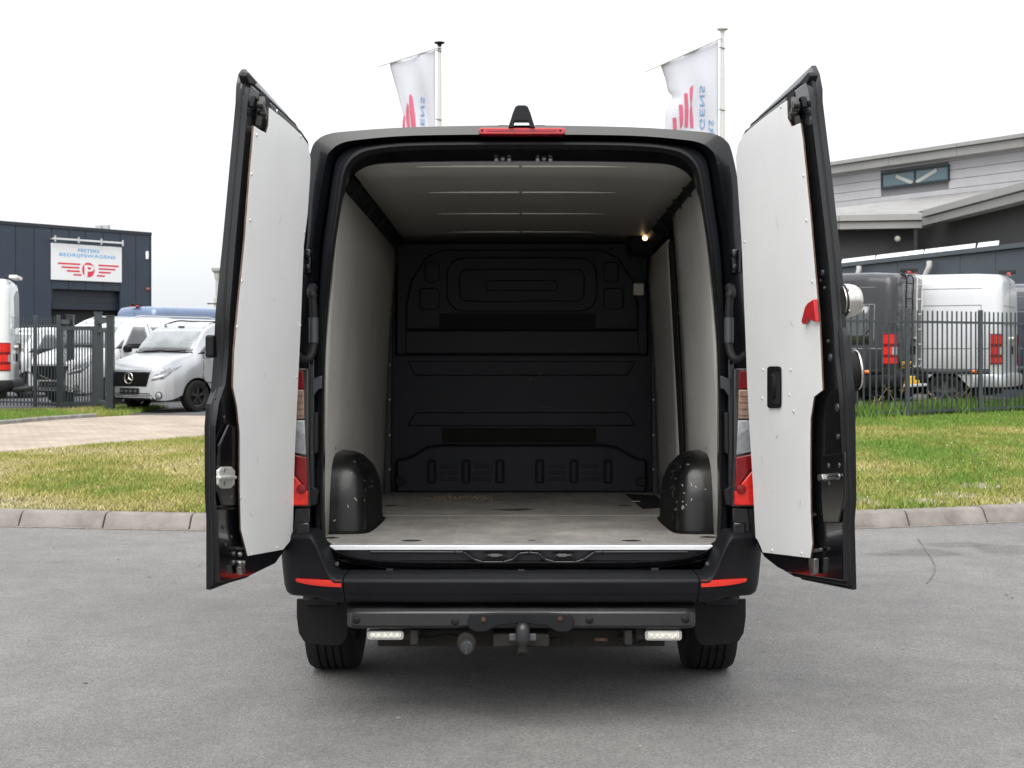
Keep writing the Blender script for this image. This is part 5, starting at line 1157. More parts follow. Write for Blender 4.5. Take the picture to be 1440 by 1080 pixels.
mid_van('parked_van', white_paint, l_, rz_, 'white van behind the left end of the bar fence, half hidden by a tall one', gl, False, rim_steel, trim_black, None)

TALL = [(0, .84, .62, 2.42, .90), (.03, .90, .58, 2.52, .90), (.12, .945, .50, 2.585, .90), (.5, .985, .45, 2.61, .89), (4.0, .99, .45, 2.62, .89), (4.35, .98, .45, 2.54, .89), (4.6, .975, .45, 2.30, .88), (4.95, .96, .45, 1.78, .88), (5.15, .94, .44, 1.48, .88), (5.45, .92, .40, 1.34, .86), (5.70, .88, .38, 1.18, .84), (5.85, .80, .40, 1.02, .84), (5.93, .62, .46, .90, .84)]
def tall_van(name, paint, loc, rz, label, group, rim, k=1.0, bumper_mat=None, ladder=False, plate=False, rear_window=False, side_window=False, lamp_mat=None):
    keys = [(y, hw, zb, .62 + (zt - .62) * k if zt > 1.6 else zt, t) for y, hw, zb, zt, t in TALL]; zt = keys[3][3]
    v = Van(name, keys, paint, loc, rz, label, group, (1.02, 4.70), .345, rim, rc=.2)
    bm_ = bumper_mat or trim_grey
    # rear bumper wraps the corners
    g = G(); prof_ = [(.97, .50), (.975, .14), (.93, .0), (.80, -.08), (.4, -.11), (0, -.115)]; pp_ = crom([(x, y, 0) for x, y in prof_], 4); pp_ += [Vector((-p.x, p.y, 0)) for p in pp_[-2::-1]]
    g.loft([[p + Vector((0, 0, .46)) * 1 for p in pp_], [Vector((p.x * 1.012, p.y - .012, .50)) for p in pp_], [Vector((p.x * 1.012, p.y - .012, .66)) for p in pp_], [Vector((p.x * .99, p.y + .02, .70)) for p in pp_], [Vector((p.x * .86, p.y + .12, .70)) for p in pp_]], False); g.build('rear_bumper', bm_, v.root, smooth=50)
    for sd in (-1, 1):
        if sd < 0 or True:
            pl2 = [(.76, -.014), (.855, -.014), (.916, .022), (.960, .115), (.968, .175)]
            def wrap(name, z0, z1, mat, o_, par, a=0, b_=5):
                g = G(); pts = [(x + o_ * .7, y - o_ * .7) for x, y in pl2[a:b_]]; g.loft([[Vector((sd * (x - .02), y + .02, z0)) for x, y in pts], [Vector((sd * x, y, z0 + .01)) for x, y in pts], [Vector((sd * x, y, z1 - .01)) for x, y in pts], [Vector((sd * (x - .02), y + .02, z1)) for x, y in pts]], False); return g.build(name, mat, par, smooth=50)
            tl = wrap('tail_lamp', .88, 1.46, lamp_mat or red_lens, 0, v.root)
            wrap('lens', .90, 1.02, red_bright, .006, tl); wrap('lens', 1.06, 1.22, red_bright, .006, tl, 2); wrap('lens', 1.26, 1.44, red_bright, .006, tl, 1)
            wrap('lens', 1.06, 1.22, clear_lens, .005, tl, 0, 3)
        v.side('side_moulding', sd, .2, 4.3, .70, .80, trim_grey if paint is not grey_paint else trim_black, .012, nv=2, nu=24); v.side('side_marker', sd, .42, .54, .72, .78, amber_side, .026, nu=2, nv=1)
        for z in (1.60, 1.86): pass
        v.side('pressing', sd, .35, 3.2, zt - .62, zt - .605, crease, .003, nu=20, nv=1); v.side('pressing', sd, .35, 3.4, zt - .30, zt - .288, crease, .003, nu=20, nv=1); v.side('pressing', sd, .2, 4.0, 1.17, 1.19, crease, .003, nu=20, nv=1)
        v.side('pressing', sd, .35, .365, 1.3, zt - .62, crease, .002, nu=1, nv=8)
        v.side('door_gap', sd, 3.35, 3.365, .6, zt - .25, trim_black, .0015, nu=1, nv=10); v.side('side_window', sd, 3.75, 4.75, 1.30, 1.88, glass_dark, .004, 3.78, 4.45)
        if side_window: v.side('side_window', sd, .45, 1.75, 1.25, 2.0, glass_dark, .004); v.side('side_window', sd, 1.9, 3.25, 1.25, 2.0, glass_dark, .004)
        g = G(); g.box((sd * 1.10, 4.62, 1.52), (.18, .12, .34)); g.build('door_mirror', trim_black, v.root, smooth=40, bevel=.04)
    v.patch('windscreen', [(-.80, 5.1, 1.56), (.80, 5.1, 1.56), (.70, 4.45, 2.40), (-.70, 4.45, 2.40)], (0, -.8, -.6), glass_dark, .004, None, 10, 6)
    v.front('grille', -.45, .45, .74, .98, trim_black, .008, nu=10); v.front('front_bumper', -.8, .8, .42, .70, trim_grey, .008, nu=10)
    for sd in (-1, 1): v.patch('headlight', [(sd * .56, 5.9, .90), (sd * .80, 5.8, .92), (sd * .86, 5.6, 1.16), (sd * .60, 5.8, 1.06)], (0, -1, 0), head_glass, .006, None, 6, 4)
    # rear doors
    v.rear('door_gap', -.008, .008, .72, zt - .18, trim_black, .001, nu=1, nv=10)
    for z in (1.62, 1.98): v.rear('pressing', -.80, .80, z, z + .012, crease, .002, nu=10, nv=1)
    if rear_window:
        for sd in (-1, 1): v.rear('rear_window', sd * .08 if sd > 0 else -.70, .70 if sd > 0 else -.08, 1.40, 2.05, glass_dark, .004)
    g = G(); g.box((.06, -.03, 1.15), (.03, .05, .16)); g.build('door_handle', trim_black, v.root, smooth=0, bevel=.008)
    g = G(); g.lathe([(.055, 0), (.055, .04), (.04, .055)], (.16, .0, 1.36), (0, -1, 0), 20); g.build('puck_lock', chrome, v.root)
    g = G(); g.box((0, -.005, zt + .0), (.34, .07, .045)); bl_ = g.build('brake_light', brake_red, v.root, smooth=0, bevel=.012)
    g = G(); g.prism([Vector((x, -.10, z)) for x, z in ((-.10, zt + .01), (-.06, zt + .085), (.06, zt + .085), (.10, zt + .01))], (0, .30, 0)); g.build('camera_hood', trim_black, v.root, smooth=0, bevel=.015)
    if ladder:
        lx = -.42; g = G()
        for x in (lx - .17, lx + .17): g.tube(crom([(x, -.02, zt - .06), (x, -.13, zt - .12), (x, -.12, zt - .5), (x, -.12, .95), (x, -.04, .86)], 3), .014, 8)
        for z in np.linspace(.98, zt - .22, 6): g.tube([(lx - .17, -.12, z), (lx + .17, -.12, z)], .012, 6)
        g.build('rear_ladder', trim_black, v.root, smooth=60)
        g = G()
        for x in (-.02, .24): g.tube(crom([(x, -.02, zt - .04), (x, -.12, zt - .10), (x, -.11, zt - .5), (x, -.11, .95), (x, -.04, .86)], 3), .016, 8)
        for z in np.linspace(.98, zt - .22, 6): g.tube([(-.02, -.11, z), (.24, -.11, z)], .012, 6)
        lab(g.build('rear_ladder', M('ladder_white', (.55, .55, .54), .5), v.root, smooth=60), 'pale ladder on the rear door')
    if plate:
        g = G(); g.box((-.36, -.03, .88), (.52, .02, .12)); p_ = g.build('number_plate', plate_yellow, v.root, smooth=0, bevel=.004); g = G(); g.box((-.595, -.0415, .88), (.045, .004, .11)); g.build('plate_band', plate_blue, p_, smooth=0)
        for x in (-.50, -.42, -.33, -.22, -.14): g = G(); g.box((x, -.0415, .88), (.045, .004, .06)); g.build('plate_mark', trim_black, p_, smooth=0)
    return v
amber_side = M('side_marker_lens', (.75, .16, .01), .3, coat=.5)
crease = M('body_crease', (.16, .165, .17), .5)
rg = 'tall vans parked behind the right fence'
def put_rear(px, D, a, sd=-1, hw=.95, z=.29):     # a: heading turned away from the photo's left; its near rear corner stands at this column
    h = Vector((-math.cos(a), math.sin(a), 0)); right = Vector((h.y, -h.x, 0)); c = P(px, 488, D); q = c - right * hw * sd
    return Vector((q.x, q.y, z)), math.atan2(-h.x, h.y)
l_, rz_ = put_rear(1407, 26.4, R(29)); tall_van('parked_van', M('silver_white_paint', (.55, .56, .58), .33, metal=.2, coat=.5), l_, rz_, 'tall silver white van behind the right fence, its red lamp near a post', rg, rim_steel, 1.0, silver_trim)
l_, rz_ = put_rear(1255, 25.9, R(36)); dv = tall_van('parked_van', grey_paint, l_, rz_, 'tall dark grey van with rear ladder and yellow plate behind the right fence', rg, rim_black, 1.0, trim_black, True, True, False, True)
g = G(); g.bar(Vector((.1, -.20, .50)), Vector((-.75, -.20, .50)), .14, .05); st = g.build('rear_step', M('step_white', (.62, .62, .62), .5), dv.root, smooth=0, bevel=.01)
g = G(); g.box((-.55, -.20, .60), (.20, .10, .15)); g.box((-.25, -.20, .56), (.10, .08, .07)); g.build('step_bracket', plate_yellow, st, smooth=0, bevel=.02)
l_, rz_ = put_rear(1568, 29.2, R(27)); tall_van('parked_van', navy_paint, l_, rz_, 'dark blue van at the far right edge, beyond the silver van', rg, rim_black, .98)
# pale blue high-roof van in the yard on the left, and the white tall van at the left edge
h = R(-24); tall_van('parked_van', blue_paint, (P(180, 488, 43).x + .2, P(180, 488, 43).y, .133), R(-33), 'light blue high-roof van showing its long roof above the silver van', gl, rim_steel, 1.0, None)
red_white = M('lamp_red_white', (.55, .02, .02), .15, coat=1)
lv = empty('parked_van', (0, 0, 0), 0, None, None)
bpy.data.objects.remove(lv)
def edge_van():
    l_, rz_ = put_rear(12.5, 28.6, R(-13), z=.13)
    v = tall_van('parked_van', white_paint, l_, rz_, 'tall white van cut off by the left edge before the fence', gl, rim_steel, 1.09, trim_black)
    g = G(); g.box((-.35, -.06, 2.80), (.9, .16, .07)); g.build('roof_bar', M('roof_bar_white', (.7, .7, .7), .4), v.root, smooth=0, bevel=.015)
    g = G(); g.box((-.35, -.20, .50), (1.5, .24, .10)); g.build('rear_step', trim_black, v.root, smooth=0, bevel=.03)
    return v
edge_van()

# ================================================================== left building, its sign and lights
wall_dark = M('dark_cladding', (.028, .040, .060), .45, var=.05, vscale=.6)
trim_bldg = M('dark_flashing', (.018, .022, .030), .5)
LW = Wall(0, 68, 213, 75)
bld = empty('workshop_building', LW.col(213, 0), 0, 'dark blue grey metal workshop with a roller door behind the left fence', 'building')
bld.location = (0, 0, 0)
ztop_l = LW.at(213, 328.5).z
edges = [-420, -330, -240, -160, -90, -30, 22, 48, 72.5]
def wpanel(a, b_, z0, z1, off=0, th=.12, name='wall_panel', mat=wall_dark, par=bld, gap=.03):
    A, B_ = LW.col(a, 0, off), LW.col(b_, 0, off); d = (B_ - A).normalized(); A = A + d * gap / 2; B_ = B_ - d * gap / 2
    g = G(); n_ = LW.n; g.prism([Vector((A.x, A.y, z0)), Vector((B_.x, B_.y, z0)), Vector((B_.x, B_.y, z1)), Vector((A.x, A.y, z1))], -n_ * th); return g.build(name, mat, par, smooth=0, bevel=.008)
for a, b_ in zip(edges[:-1], edges[1:]): wpanel(a, b_, 0, ztop_l - .1)
DZ = LW.at(120, 407.5).z
for a, b_ in ((72.5, 97), (97, 120), (120, 145), (145, 169)): wpanel(a, b_, DZ, ztop_l - .1)
for a, b_ in ((169, 191), (191, 213)): wpanel(a, b_, 0, ztop_l - .1)
pr = LW.col(213, 0); bk = pr - LW.n * 18
g = G(); g.prism([Vector((pr.x, pr.y, 0)), Vector((pr.x, pr.y, ztop_l - .1)), Vector((bk.x, bk.y, ztop_l - .1)), Vector((bk.x, bk.y, 0))], LW.d * -.15); g.build('side_wall', wall_dark, bld, smooth=0)
A = LW.col(-420, 0, .05); B_ = LW.col(213.6, 0, .05); g = G(); g.prism([Vector((A.x, A.y, ztop_l - .1)), Vector((B_.x, B_.y, ztop_l - .1)), Vector((B_.x, B_.y, ztop_l + .06)), Vector((A.x, A.y, ztop_l + .06))], -LW.n * 18); g.build('roof', trim_bldg, bld, smooth=0)
# roller door half open, dark hall behind
g = G(); a, b_ = LW.col(74, 0, -.35), LW.col(168, 0, -.35)
zop = LW.at(120, 436).z
for k in range(3):
    z1 = DZ - k * (DZ - zop) / 3; z0 = z1 - (DZ - zop) / 3 + .02
    wpanel(74.2, 167.8, z0, z1, -.3, .06, 'door_section', M('door_paint_%d' % k, (.018, .025, .036), .45), bld, 0)
g = G(); c_ = [LW.col(73, 0, -.5), LW.col(169, 0, -.5)]; g.prism([Vector((c_[0].x, c_[0].y, 0)), Vector((c_[1].x, c_[1].y, 0)), Vector((c_[1].x, c_[1].y, zop + .3)), Vector((c_[0].x, c_[0].y, zop + .3))], -LW.n * .1); g.build('door_opening', M('dark_interior', (.01, .01, .01), .9), bld, smooth=0)
for px in (139, 148):
    c_ = LW.at(px, 316, -6); g = G(); g.box((c_.x, c_.y, ztop_l + .45), (.30 if px < 145 else .45, .4, .75 if px < 145 else .85)); g.build('roof_vent', M('vent_%d' % px, (.42, .42, .41), .6), bld, smooth=0, bevel=.02)
c_ = LW.at(207, 359, .05); g = G(); g.box(c_, (.14, .12, .42)); g.build('wall_light', M('wall_light', (.75, .75, .75), .4), bld, smooth=0, bevel=.02)
c_ = LW.at(208, 406, .05); g = G(); g.box(c_, (.16, .12, .1)); g.build('alarm_box', M('alarm_box', (.40, .10, .05), .5), bld, smooth=0)
sign = empty('company_sign', (0, 0, 0), 0, 'white company sign with blue lettering and a red winged badge above the roller door', 'sign')
sa, sb = LW.at(71.2, 366, .03), LW.at(170, 372, .03); zt_, zb_ = LW.at(71.2, 341.5, .03).z, LW.at(72, 393.2, .03).z
g = G(); g.prism([Vector((sa.x, sa.y, zb_)), Vector((sb.x, sb.y, zb_)), Vector((sb.x, sb.y, zt_)), Vector((sa.x, sa.y, zt_))], LW.n * .08); g.build('board', M('sign_white', (.74, .74, .75), .4), sign, smooth=0, bevel=.01)
SWd = (sb - sa); SWd.z = 0; SW_ = SWd.length; SX = SWd.normalized(); SH = zt_ - zb_
def SP(u, v_, o_=.115): q = sa + SX * (u * SW_) + LW.n * o_ - LW.n * .03; return Vector((q.x, q.y, zb_ + v_ * SH))     # u, v across the board, 0..1
sign_blue = M('sign_blue', (.10, .38, .68), .4); sign_red = M('sign_red', (.62, .045, .075), .4)
def sign_text(s_, u0, u1, v0, v1, name):
    vs, fs = text_mesh(s_, 1, 1.12, .022); x0 = min(v_[0] for v_ in vs); x1 = max(v_[0] for v_ in vs); y0 = min(v_[1] for v_ in vs); y1 = max(v_[1] for v_ in vs)
    g = G(); g.add([SP(u0 + (x - x0) / (x1 - x0) * (u1 - u0), v0 + (y - y0) / (y1 - y0) * (v1 - v0)) for x, y, _ in vs], fs); return g.build(name, sign_blue, sign, smooth=0)
sign_text('PEETERS', .365, .665, .795, .89, 'lettering'); sign_text('BEDRIJFSWAGENS', .105, .905, .625, .745, 'lettering')
ar = SW_ / SH; cu, cv, rr_ = .512, .31, .205
ring_o = [(cu + rr_ / ar * math.cos(a), cv + rr_ * math.sin(a)) for a in [2 * math.pi * i / 40 for i in range(40)]]
g = G(); g.add([SP(u, v_) for u, v_ in ring_o], [tuple(range(40))]); bdg = g.build('badge', sign_red, sign, smooth=0)
g = G(); pw = M('sign_letter_white', (.74, .74, .75), .4)
def quad(g, u0, v0, u1, v1): g.add([SP(u0, v0, .121), SP(u1, v0, .121), SP(u1, v1, .121), SP(u0, v1, .121)], [(0, 1, 2, 3)])
quad(g, cu - .057, cv - .19, cu - .012, cv + .135)
n_ = 16; oo = [(cu - .012, cv + .135)] + [(cu + .018 + .062 * math.sin(a), cv + .045 + .09 * math.cos(a)) for a in [math.pi * i / n_ for i in range(n_ + 1)]] + [(cu - .012, cv - .045)]
ii = [(cu - .012, cv + .075)] + [(cu + .014 + .028 * math.sin(a), cv + .045 + .036 * math.cos(a)) for a in [math.pi * i / n_ for i in range(n_ + 1)]] + [(cu - .012, cv + .010)]
k0 = len(g.v); g.add([SP(u, v_, .121) for u, v_ in oo + ii], [(i, i + 1, len(oo) + i + 1, len(oo) + i) for i in range(len(oo) - 1)]); g.build('badge_letter', pw, bdg, smooth=0)
for k, (ua, ub, uc, ud) in enumerate(((.085, .40, .655, .955), (.135, .385, .66, .905), (.21, .39, .66, .835), (.30, .415, .635, .75))):
    v0 = .452 - k * .098
    for u0, u1 in ((ua, ub), (uc, ud)):
        g = G(); g.add([SP(u0, v0 - .022), SP(u1, v0 - .022), SP(u1, v0 + .026), SP(u0, v0 + .026)], [(0, 1, 2, 3)]); g.build('wing_bar', sign_red, sign, smooth=0)
lb = empty('light_bar', (0, 0, 0), 0, 'thin white light bar on brackets above the company sign', 'light bar')
la, lb2 = LW.at(74.5, 335.2, .35), LW.at(173.5, 342.5, .35); lb2.z = la.z; g = G(); g.bar(la, lb2, .07, .09); g.build('tube', M('light_tube', (.62, .62, .62), .4), lb, smooth=0, bevel=.01)
for px in (71.5, 104.5, 136.5, 166.5):
    q = LW.at(px, 338, .0); q.z = la.z; g = G(); g.bar(q, q + LW.n * .4, .05, .05); g.box(q + LW.n * .38, (.08, .05, .3)); g.build('bracket', M('bar_bracket_%d' % px, (.40, .40, .39), .5), lb, smooth=0)
# lamp post with two heads just left of the open door
lp = empty('lamp_post', (0, 0, 0), 0, 'slim pale lamp post with small heads seen just past the left door', 'lamp post'); q = P(305.5, 488, 62)
lpm = M('lamp_post_paint', (.38, .38, .36), .5)
g = G(); g.tube([Vector((q.x, q.y, .1)), Vector((q.x, q.y, P(305, 381, 62).z))], [.09, .07], 10); g.build('pole', lpm, lp)
g = G(); c_ = P(305, 381, 62); g.lathe([(.10, -.35), (.12, -.1), (.22, 0), (.24, .12), (.2, .16)], c_, (0, 0, 1), 14); g.build('lamp_head', lpm, lp)
c_ = P(299, 427, 62); g = G(); g.box(c_, (.45, .2, .05)); g.bar(c_ + Vector((.2, 0, 0)), Vector((q.x, q.y, c_.z)), .05, .05); g.build('side_arm', trim_grey, lp, smooth=0)
g = G(); c_ = P(303, 427, 62); g.box(c_ + Vector((0, 0, .0)), (.12, .14, .5)); g.build('post_box', lpm, lp, smooth=0, bevel=.01)

# ================================================================== right-hand hall
fascia = M('grey_fascia', (.27, .265, .255), .5, var=.05, vscale=.7)
fascia_lo = M('grey_fascia_low', (.25, .245, .235), .5, var=.05, vscale=.7)
clad = M('light_cladding', (.46, .455, .475), .5, var=.05, vscale=.5)
dark_soffit = M('dark_soffit', (.05, .05, .052), .7)
roof_grey = M('grey_roofing', (.24, .235, .23), .7, var=.08, vscale=1.5, bump=.1, bscale=12)
wall_brown = M('dark_wall', (.037, .036, .036), .65, var=.08, vscale=.5)
HW = Wall(1168, 70, 1440, 60.5)
hall = empty('industrial_hall', (0, 0, 0), 0, 'large hall with pale horizontal cladding and a wide grey roof edge, behind the right fence', 'building')
zf1, zf0, zfm = HW.at(1168, 232.5).z, HW.at(1168, 248).z, HW.at(1168, 238).z
def hwall(a, b_, z0, z1, off, th, name, mat, par, gap=0, wl=HW, bev=.0):
    A, B_ = wl.col(a, 0, off), wl.col(b_, 0, off); d = (B_ - A).normalized(); A = A + d * gap / 2; B_ = B_ - d * gap / 2
    g = G(); g.prism([Vector((A.x, A.y, z0)), Vector((B_.x, B_.y, z0)), Vector((B_.x, B_.y, z1)), Vector((A.x, A.y, z1))], -wl.n * th); return g.build(name, mat, par, smooth=0, bevel=bev)
HA, HB = 1090, 1760
fe = [1090, 1250, 1345, 1440, 1540, 1650, 1760]
for a, b_ in zip(fe[:-1], fe[1:]):
    hwall(a, b_, zfm + .03, zf1, .95, .9, 'roof_edge', fascia, hall, .02); hwall(a, b_, zf0, zfm - .0, .80, .8, 'roof_edge', fascia_lo, hall, .02)
hwall(HA, HB, zf0 + .02, zf0 + .1, .75, 12, 'soffit', dark_soffit, hall); hwall(HA, HB, zfm, zf1 - .05, 0, 20, 'roof', roof_grey, hall)
WZ1, WZ0 = HW.at(1300, 233).z, HW.at(1240, 266.5).z
win = (1238.5, 1334, HW.at(1238.5, 266).z, HW.at(1238.5, 245).z)
zc0, step_ = 4.0, .42; z = zc0; zlim = zf0 + .02
while z < zlim:
    z1 = min(zlim, z + step_)
    if z1 <= win[2] + .01 or z >= win[3] - .01: hwall(HA, HB, z + .018, z1, 0, .1, 'cladding_panel', clad, hall, 0, HW, .012)
    else:
        hwall(HA, win[0], z + .018, z1, 0, .1, 'cladding_panel', clad, hall, 0, HW, .012); hwall(win[1], HB, z + .018, z1, 0, .1, 'cladding_panel', clad, hall, 0, HW, .012)
    z = z1
hwall(HA, HB, 0, zlim, -.101, .2, 'wall_core', M('joint_grey', (.20, .20, .21), .7), hall)
ea = HW.col(HA, 0); eb = ea - HW.n * 19; g = G(); g.prism([Vector((ea.x, ea.y, 0)), Vector((eb.x, eb.y, 0)), Vector((eb.x, eb.y, zlim)), Vector((ea.x, ea.y, zlim))], HW.d * .2); g.build('end_wall', clad, hall, smooth=0)
wz0 = win[2] - .02; wz1 = win[3] + .02
fr_mat = M('window_frame_dark', (.018, .032, .040), .5)
wn = hwall(win[0], win[1], wz0, wz1, .03, .01, 'window', M('window_back', (.05, .075, .09), .3), hall)
for a, b_, z0, z1 in ((win[0], win[1], wz1 - .10, wz1), (win[0], win[1], wz0, wz0 + .10)): hwall(a, b_, z0, z1, .10, .08, 'frame', fr_mat, wn)
for px in (win[0] + .9, (win[0] + win[1]) / 2 - .5, win[1] - .9): hwall(px - .8, px + .8, wz0 + .1, wz1 - .1, .10, .08, 'frame', fr_mat, wn)
pane_m = M('hall_glass', (.10, .16, .19), .12, spec=.6)
mid = (win[0] + win[1]) / 2 - .5
hwall(win[0] + 1.7, mid - .8, wz0 + .1, wz1 - .1, .05, .012, 'pane', pane_m, wn); hwall(mid + .8, win[1] - 1.7, wz0 + .1, wz1 - .1, .051, .012, 'pane', pane_m, wn)
for a, b_ in (((1283, wz0 + .12), (1260, wz1 - .22)), ((1288, wz0 + .12), (1317, wz1 - .18))):
    g = G(); A = HW.col(a[0], a[1], .065); B_ = HW.col(b_[0], b_[1], .065); g.bar(A, B_, .01, .16, (0, 0, 1)); g.build('brace', M('brace_%d' % a[0], (.48, .50, .46), .5), wn, smooth=0)
# lower wing: kinked roof edge in front of the hall
wing = empty('lower_wing', (0, 0, 0), 0, 'low wing with a kinked grey roof edge and dark wall in front of the hall', 'building')
W1 = Wall(1178, 55.6, 1297, 55, ); W2 = Wall(1297, 55, 1440, 45.4)
zw1, zwm, zw0 = W1.at(1297, 302.5).z, W1.at(1297, 312).z, W1.at(1297, 322).z
for wl, cols in ((W1, [1080, 1180, 1297]), (W2, [1297, 1332, 1378, 1440, 1520, 1640])):
    for a, b_ in zip(cols[:-1], cols[1:]):
        hwall(a, b_, zwm + .03, zw1, .62, .6, 'roof_edge', fascia, wing, .02, wl); hwall(a, b_, zw0, zwm, .50, .5, 'roof_edge', fascia_lo, wing, .02, wl)
g = G()     # sloping roof from the edge up to the hall wall
fr_ = [W1.col(1080, zw1 - .02, .2), W1.col(1297, zw1 - .02, .2), W2.col(1640, zw1 - .02, .2)]
bk_ = [HW.col(1080, HW.at(1178, 291).z, .05), HW.col(1297, HW.at(1178, 291).z, .05), HW.col(1700, HW.at(1178, 291).z, .05)]
g.loft([fr_, bk_], False); g.build('roof', roof_grey, wing, smooth=0, solid=.1)
g = G(); a = W2.col(1288, zw1 + .05, -1.2); g.tube([W1.col(1178, zw1 + .22, -1.5), W1.col(1290, zw1 + .22, -1.5), W2.col(1420, zw1 + .30, -1.2)], .05, 6); g.build('roof_cable', trim_bldg, wing)
hwall(1080, 1285, 0, zw0 + .1, -.35, .3, 'wall', wall_brown, wing, 0, W1); hwall(1290, 1640, 0, zw0 + .1, -.35, .3, 'wall', M('dark_wall_right', (.034, .0335, .034), .65), wing, 0, W2)
ea = W1.col(1081, 0, -.36); eb = ea - W1.n * 9; g = G(); g.prism([Vector((ea.x, ea.y, 0)), Vector((eb.x, eb.y, 0)), Vector((eb.x, eb.y, zw0 + .1)), Vector((ea.x, ea.y, zw0 + .1))], W1.d * .2); g.build('end_wall', wall_brown, wing, smooth=0)
q = W1.at(1261, 334.5, .05); g = G(); g.lathe([(.05, 0), (.12, .1), (.10, .2), (.02, .24)], q, (0, -1, -.4), 14); g.build('wall_light', M('wing_light', (.5, .48, .42), .5), wing)
# slate-blue annex behind the vans
annex = empty('annex_building', (0, 0, 0), 0, 'long low slate blue annex with white downpipes right behind the parked vans', 'building')
AW = Wall(1183, 42, 1440, 33.6); slate = M('slate_cladding', (.055, .070, .085), .5, var=.05, vscale=.6); slate_lo = M('slate_edge', (.065, .08, .094), .5)
za = AW.at(1183, 370.5).z; zae = AW.at(1183, 376.5).z
for a, b_ in ((1060, 1180), (1180, 1262), (1262, 1350), (1350, 1400), (1400, 1500), (1500, 1640)):
    hwall(a, b_, 0, zae - .0, 0, .2, 'wall_panel', slate, annex, .02, AW, .006)
hwall(1060, 1640, zae + .01, za, .10, .5, 'roof_edge', slate_lo, annex, 0, AW); hwall(1060, 1640, za - .2, za - .1, -.3, 9, 'roof', roof_grey, annex, 0, AW)
for a, b_, r0, r1 in ((1183, 1230, 365.5, 370), (1231, 1298, 360, 366.5), (1299, 1371, 350.5, 361), (1374, 1404, 352, 356)):
    A, B_ = AW.col(a, za + .01, .02), AW.col(b_, za + .01, .02); A2, B2 = AW.col(a + 2, za + .52, -3.2), AW.col(b_ + 1, za + .52, -3.2)
    g = G(); g.prism([A, B_, B2, A2], (0, 0, -.06)); g.build('roof_light', M('roof_light_%d' % a, (.68, .69, .70), .4), annex, smooth=0)
ea = AW.col(1061, 0, -.01); eb = ea - AW.n * 8; g = G(); g.prism([Vector((ea.x, ea.y, 0)), Vector((eb.x, eb.y, 0)), Vector((eb.x, eb.y, za - .21)), Vector((ea.x, ea.y, za - .21))], AW.d * .2); g.build('end_wall', slate, annex, smooth=0)
dpm = M('downpipe_white', (.62, .62, .60), .45)
for px, dx in ((1208, -7), (1307, -9)):
    t0 = AW.at(px, 374 if px < 1250 else 367, .16); m1 = Vector((t0.x, t0.y, t0.z - .12)); q = AW.at(px + dx, 380, .16); e = Vector((q.x, q.y, m1.z - .38)); f_ = Vector((e.x, e.y, .3))
    g = G(); g.tube([t0, m1, m1.lerp(e, .15) + Vector((0, 0, -.02)), e, f_], .075, 10); g.build('downpipe', dpm, annex, smooth=50)

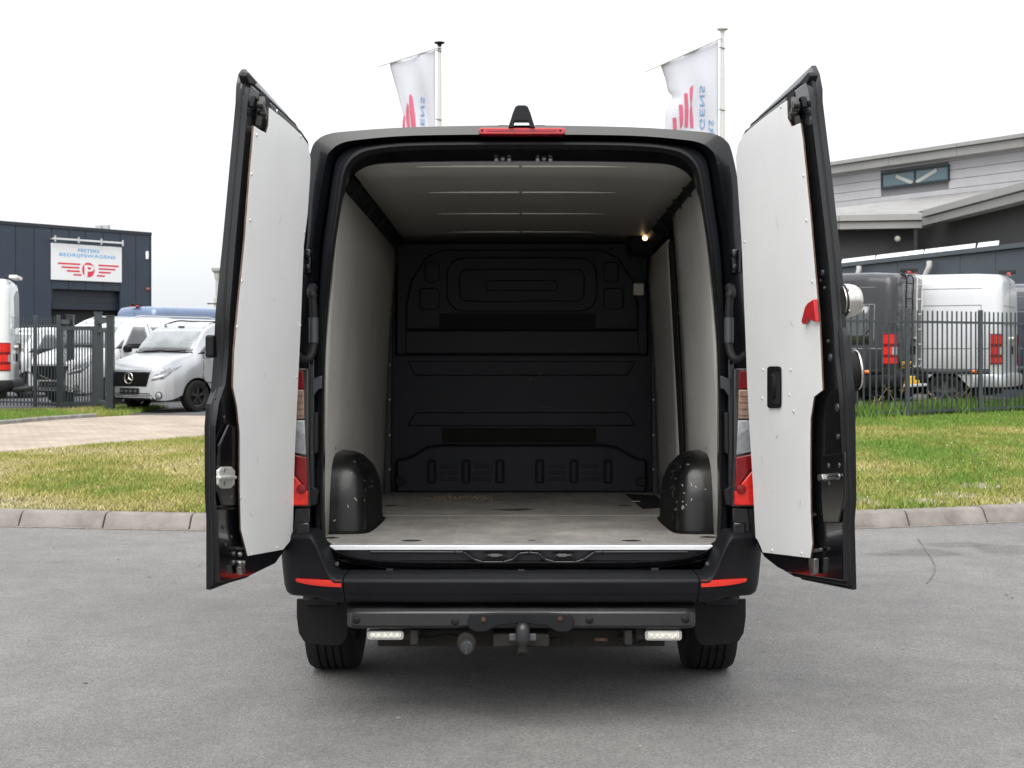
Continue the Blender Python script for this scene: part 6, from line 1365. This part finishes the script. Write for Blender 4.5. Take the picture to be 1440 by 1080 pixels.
# ================================================================== flags
flag_white = M('flag_cloth', (.50, .505, .56), .8); flag_pink = M('flag_red', (.50, .10, .17), .8); flag_blue = M('flag_blue', (.16, .29, .50), .8)
pole_mat = M('flagpole_white', (.50, .50, .49), .4)
def flag_set(D, pole_px, ptop, arm, outline, label_p, label_f, cap, marks, letters, ring_rows):
    """outline: rows (photo y, fly edge px); the hoist hangs along the pole"""
    pl_ = empty('flagpole', (0, 0, 0), 0, label_p, 'flagpole', 'flagpoles'); b0 = P(pole_px, 488, D)
    g = G(); zt_ = P(0, ptop, D).z; g.tube([Vector((b0.x, b0.y, .1)), Vector((b0.x, b0.y, zt_))], [.055, .036], 14); g.build('pole', pole_mat, pl_)
    g = G(); g.lathe([(.035, -.08), (.04, -.02), (.095, 0), (.10, .02), (.02, .03)], (b0.x, b0.y, zt_), (0, 0, 1), 18); g.build('cap', trim_black if cap else pole_mat, pl_)
    a0, a1 = P(pole_px - 1, arm[0], D - .06), P(*arm[1], D - .06); g = G(); g.tube([a0, a1], .014, 8); g.build('arm', pole_mat, pl_)
    for y in ring_rows: g = G(); q = P(pole_px, y, D); g.tube([q + Vector((-.07, -.045, .012)), q + Vector((.045, -.045, -.012))], .009, 6); g.build('ring', M('flag_ring_%d_%d' % (pole_px, y), (.12, .12, .11), .5), pl_)
    fl_ = empty('flag', (0, 0, 0), 0, label_f, 'flag', 'flags')
    hoist = pole_px - 6
    ys = [r[0] for r in outline]; xs_ = [r[1] for r in outline]
    def FP(u, py):               # u: 0 at the hoist, 1 at the fly
        fx = float(np.interp(py, ys, xs_)); px = hoist + (fx - hoist) * u; top = arm[0] + (arm[1][1] - arm[0]) * (pole_px - px) / (pole_px - arm[1][0])
        k = noise.noise((u * 2.2 + pole_px, py * .013, 3)) * .10 + .05 * math.sin(u * 9 + py * .03)
        return P(px, max(py, top + .6), D + k * min(1, u * 3 + .1))
    rows = np.concatenate([np.linspace(ys[0], 200, 26), np.linspace(208, ys[-1], 14)]); g = G(); nu = 16
    g.loft([[FP(u, y) for u in np.linspace(0, 1, nu + 1)] for y in rows], False); g.build('cloth', flag_white, fl_, smooth=60, solid=.004)
    def dec(poly, mat, name):
        g = G(); c = [FP(u, y) + Vector((0, -.012, 0)) for u, y in poly]; n_ = len(c); g.add(c, [tuple(range(n_))]); return g.build(name, mat, fl_, smooth=0)
    def U(px, py): fx = float(np.interp(py, ys, xs_)); return (px - hoist) / (fx - hoist)
    for m_ in marks:            # strips: list of (left px, right px, y)
        g = G(); g.loft([[FP(U(a, y), y) + Vector((0, -.014, 0)), FP(U((a + b_) / 2, y), y) + Vector((0, -.014, 0)), FP(U(b_, y), y) + Vector((0, -.014, 0))] for a, b_, y in m_], False); g.build('wing_bar', flag_pink, fl_, smooth=0)
    for s_, px0, px1, ya, yb in letters:          # word running up the flag, seen from behind
        vs, fs = text_mesh(s_, 1, 1.15, .01); x0 = min(v_[0] for v_ in vs); x1 = max(v_[0] for v_ in vs); y0 = min(v_[1] for v_ in vs); y1 = max(v_[1] for v_ in vs)
        g = G(); c = []
        for x, y, _ in vs:
            py = ya + (yb - ya) * (x - x0) / (x1 - x0); px = px0 + (px1 - px0) * (y - y0) / (y1 - y0); c.append(FP(U(px, py), py) + Vector((0, -.014, 0)))
        g.add(c, fs); g.build('lettering', flag_blue, fl_, smooth=0)
flag_set(26.5, 618, 61, (66.5, (532, 93.5)), [(67, 548), (92, 548), (120, 556), (150, 564), (172, 570), (200, 574), (330, 566)], 'white flagpole with a black cap rising behind the van, left of the roof camera', 'white flag with slim pink bars hanging from the black capped pole', True,
    [[(576, 578, 133), (575.5, 580, 137), (575.8, 582, 150), (577, 584, 165), (579, 585, 183), (580, 586, 230)], [(572.8, 573.6, 145), (571.5, 574.5, 152), (571, 575, 165), (573, 576.5, 182), (574.5, 578, 230)], [(567.8, 569.2, 162), (566, 569.5, 172), (566, 570.5, 180), (568.5, 572, 190), (571, 574, 230)]],
    [('BEDRIJFSWAGENS', 590, 597, 330, 136.5)], (68.5, 72, 168.5))
flag_set(25.0, 1016, 42, (53, (907, 101)), [(54, 928), (92, 929), (112, 936), (128, 939), (136, 946), (145, 941), (160, 935.5), (185, 935), (330, 940)], 'plain white flagpole behind the van, right of the roof camera', 'white flag with wide pink bars and blue letters on the pole to the right', False,
    [[(974, 974.6, 120), (970, 974.3, 124), (970, 973.8, 135), (971.5, 972.4, 146), (970.2, 973.5, 156), (970, 974.8, 170), (971, 974.8, 180)], [(962.5, 966.5, 131), (961.8, 967, 133), (963, 968, 155), (963, 967.5, 170), (962.5, 967.5, 179)], [(955, 959, 147), (954.4, 960, 149.5), (955.5, 960.8, 165), (956, 960, 175), (956.5, 957.2, 181)], [(946, 950, 165.5), (945.6, 951, 167), (946.5, 951.5, 182), (947.5, 952.5, 187)]],
    [('BEDRIJFSWAGENS', 981.5, 991, 330, 120.5), ('PEETERS', 996, 1003.5, 246, 169)], (68, 155))
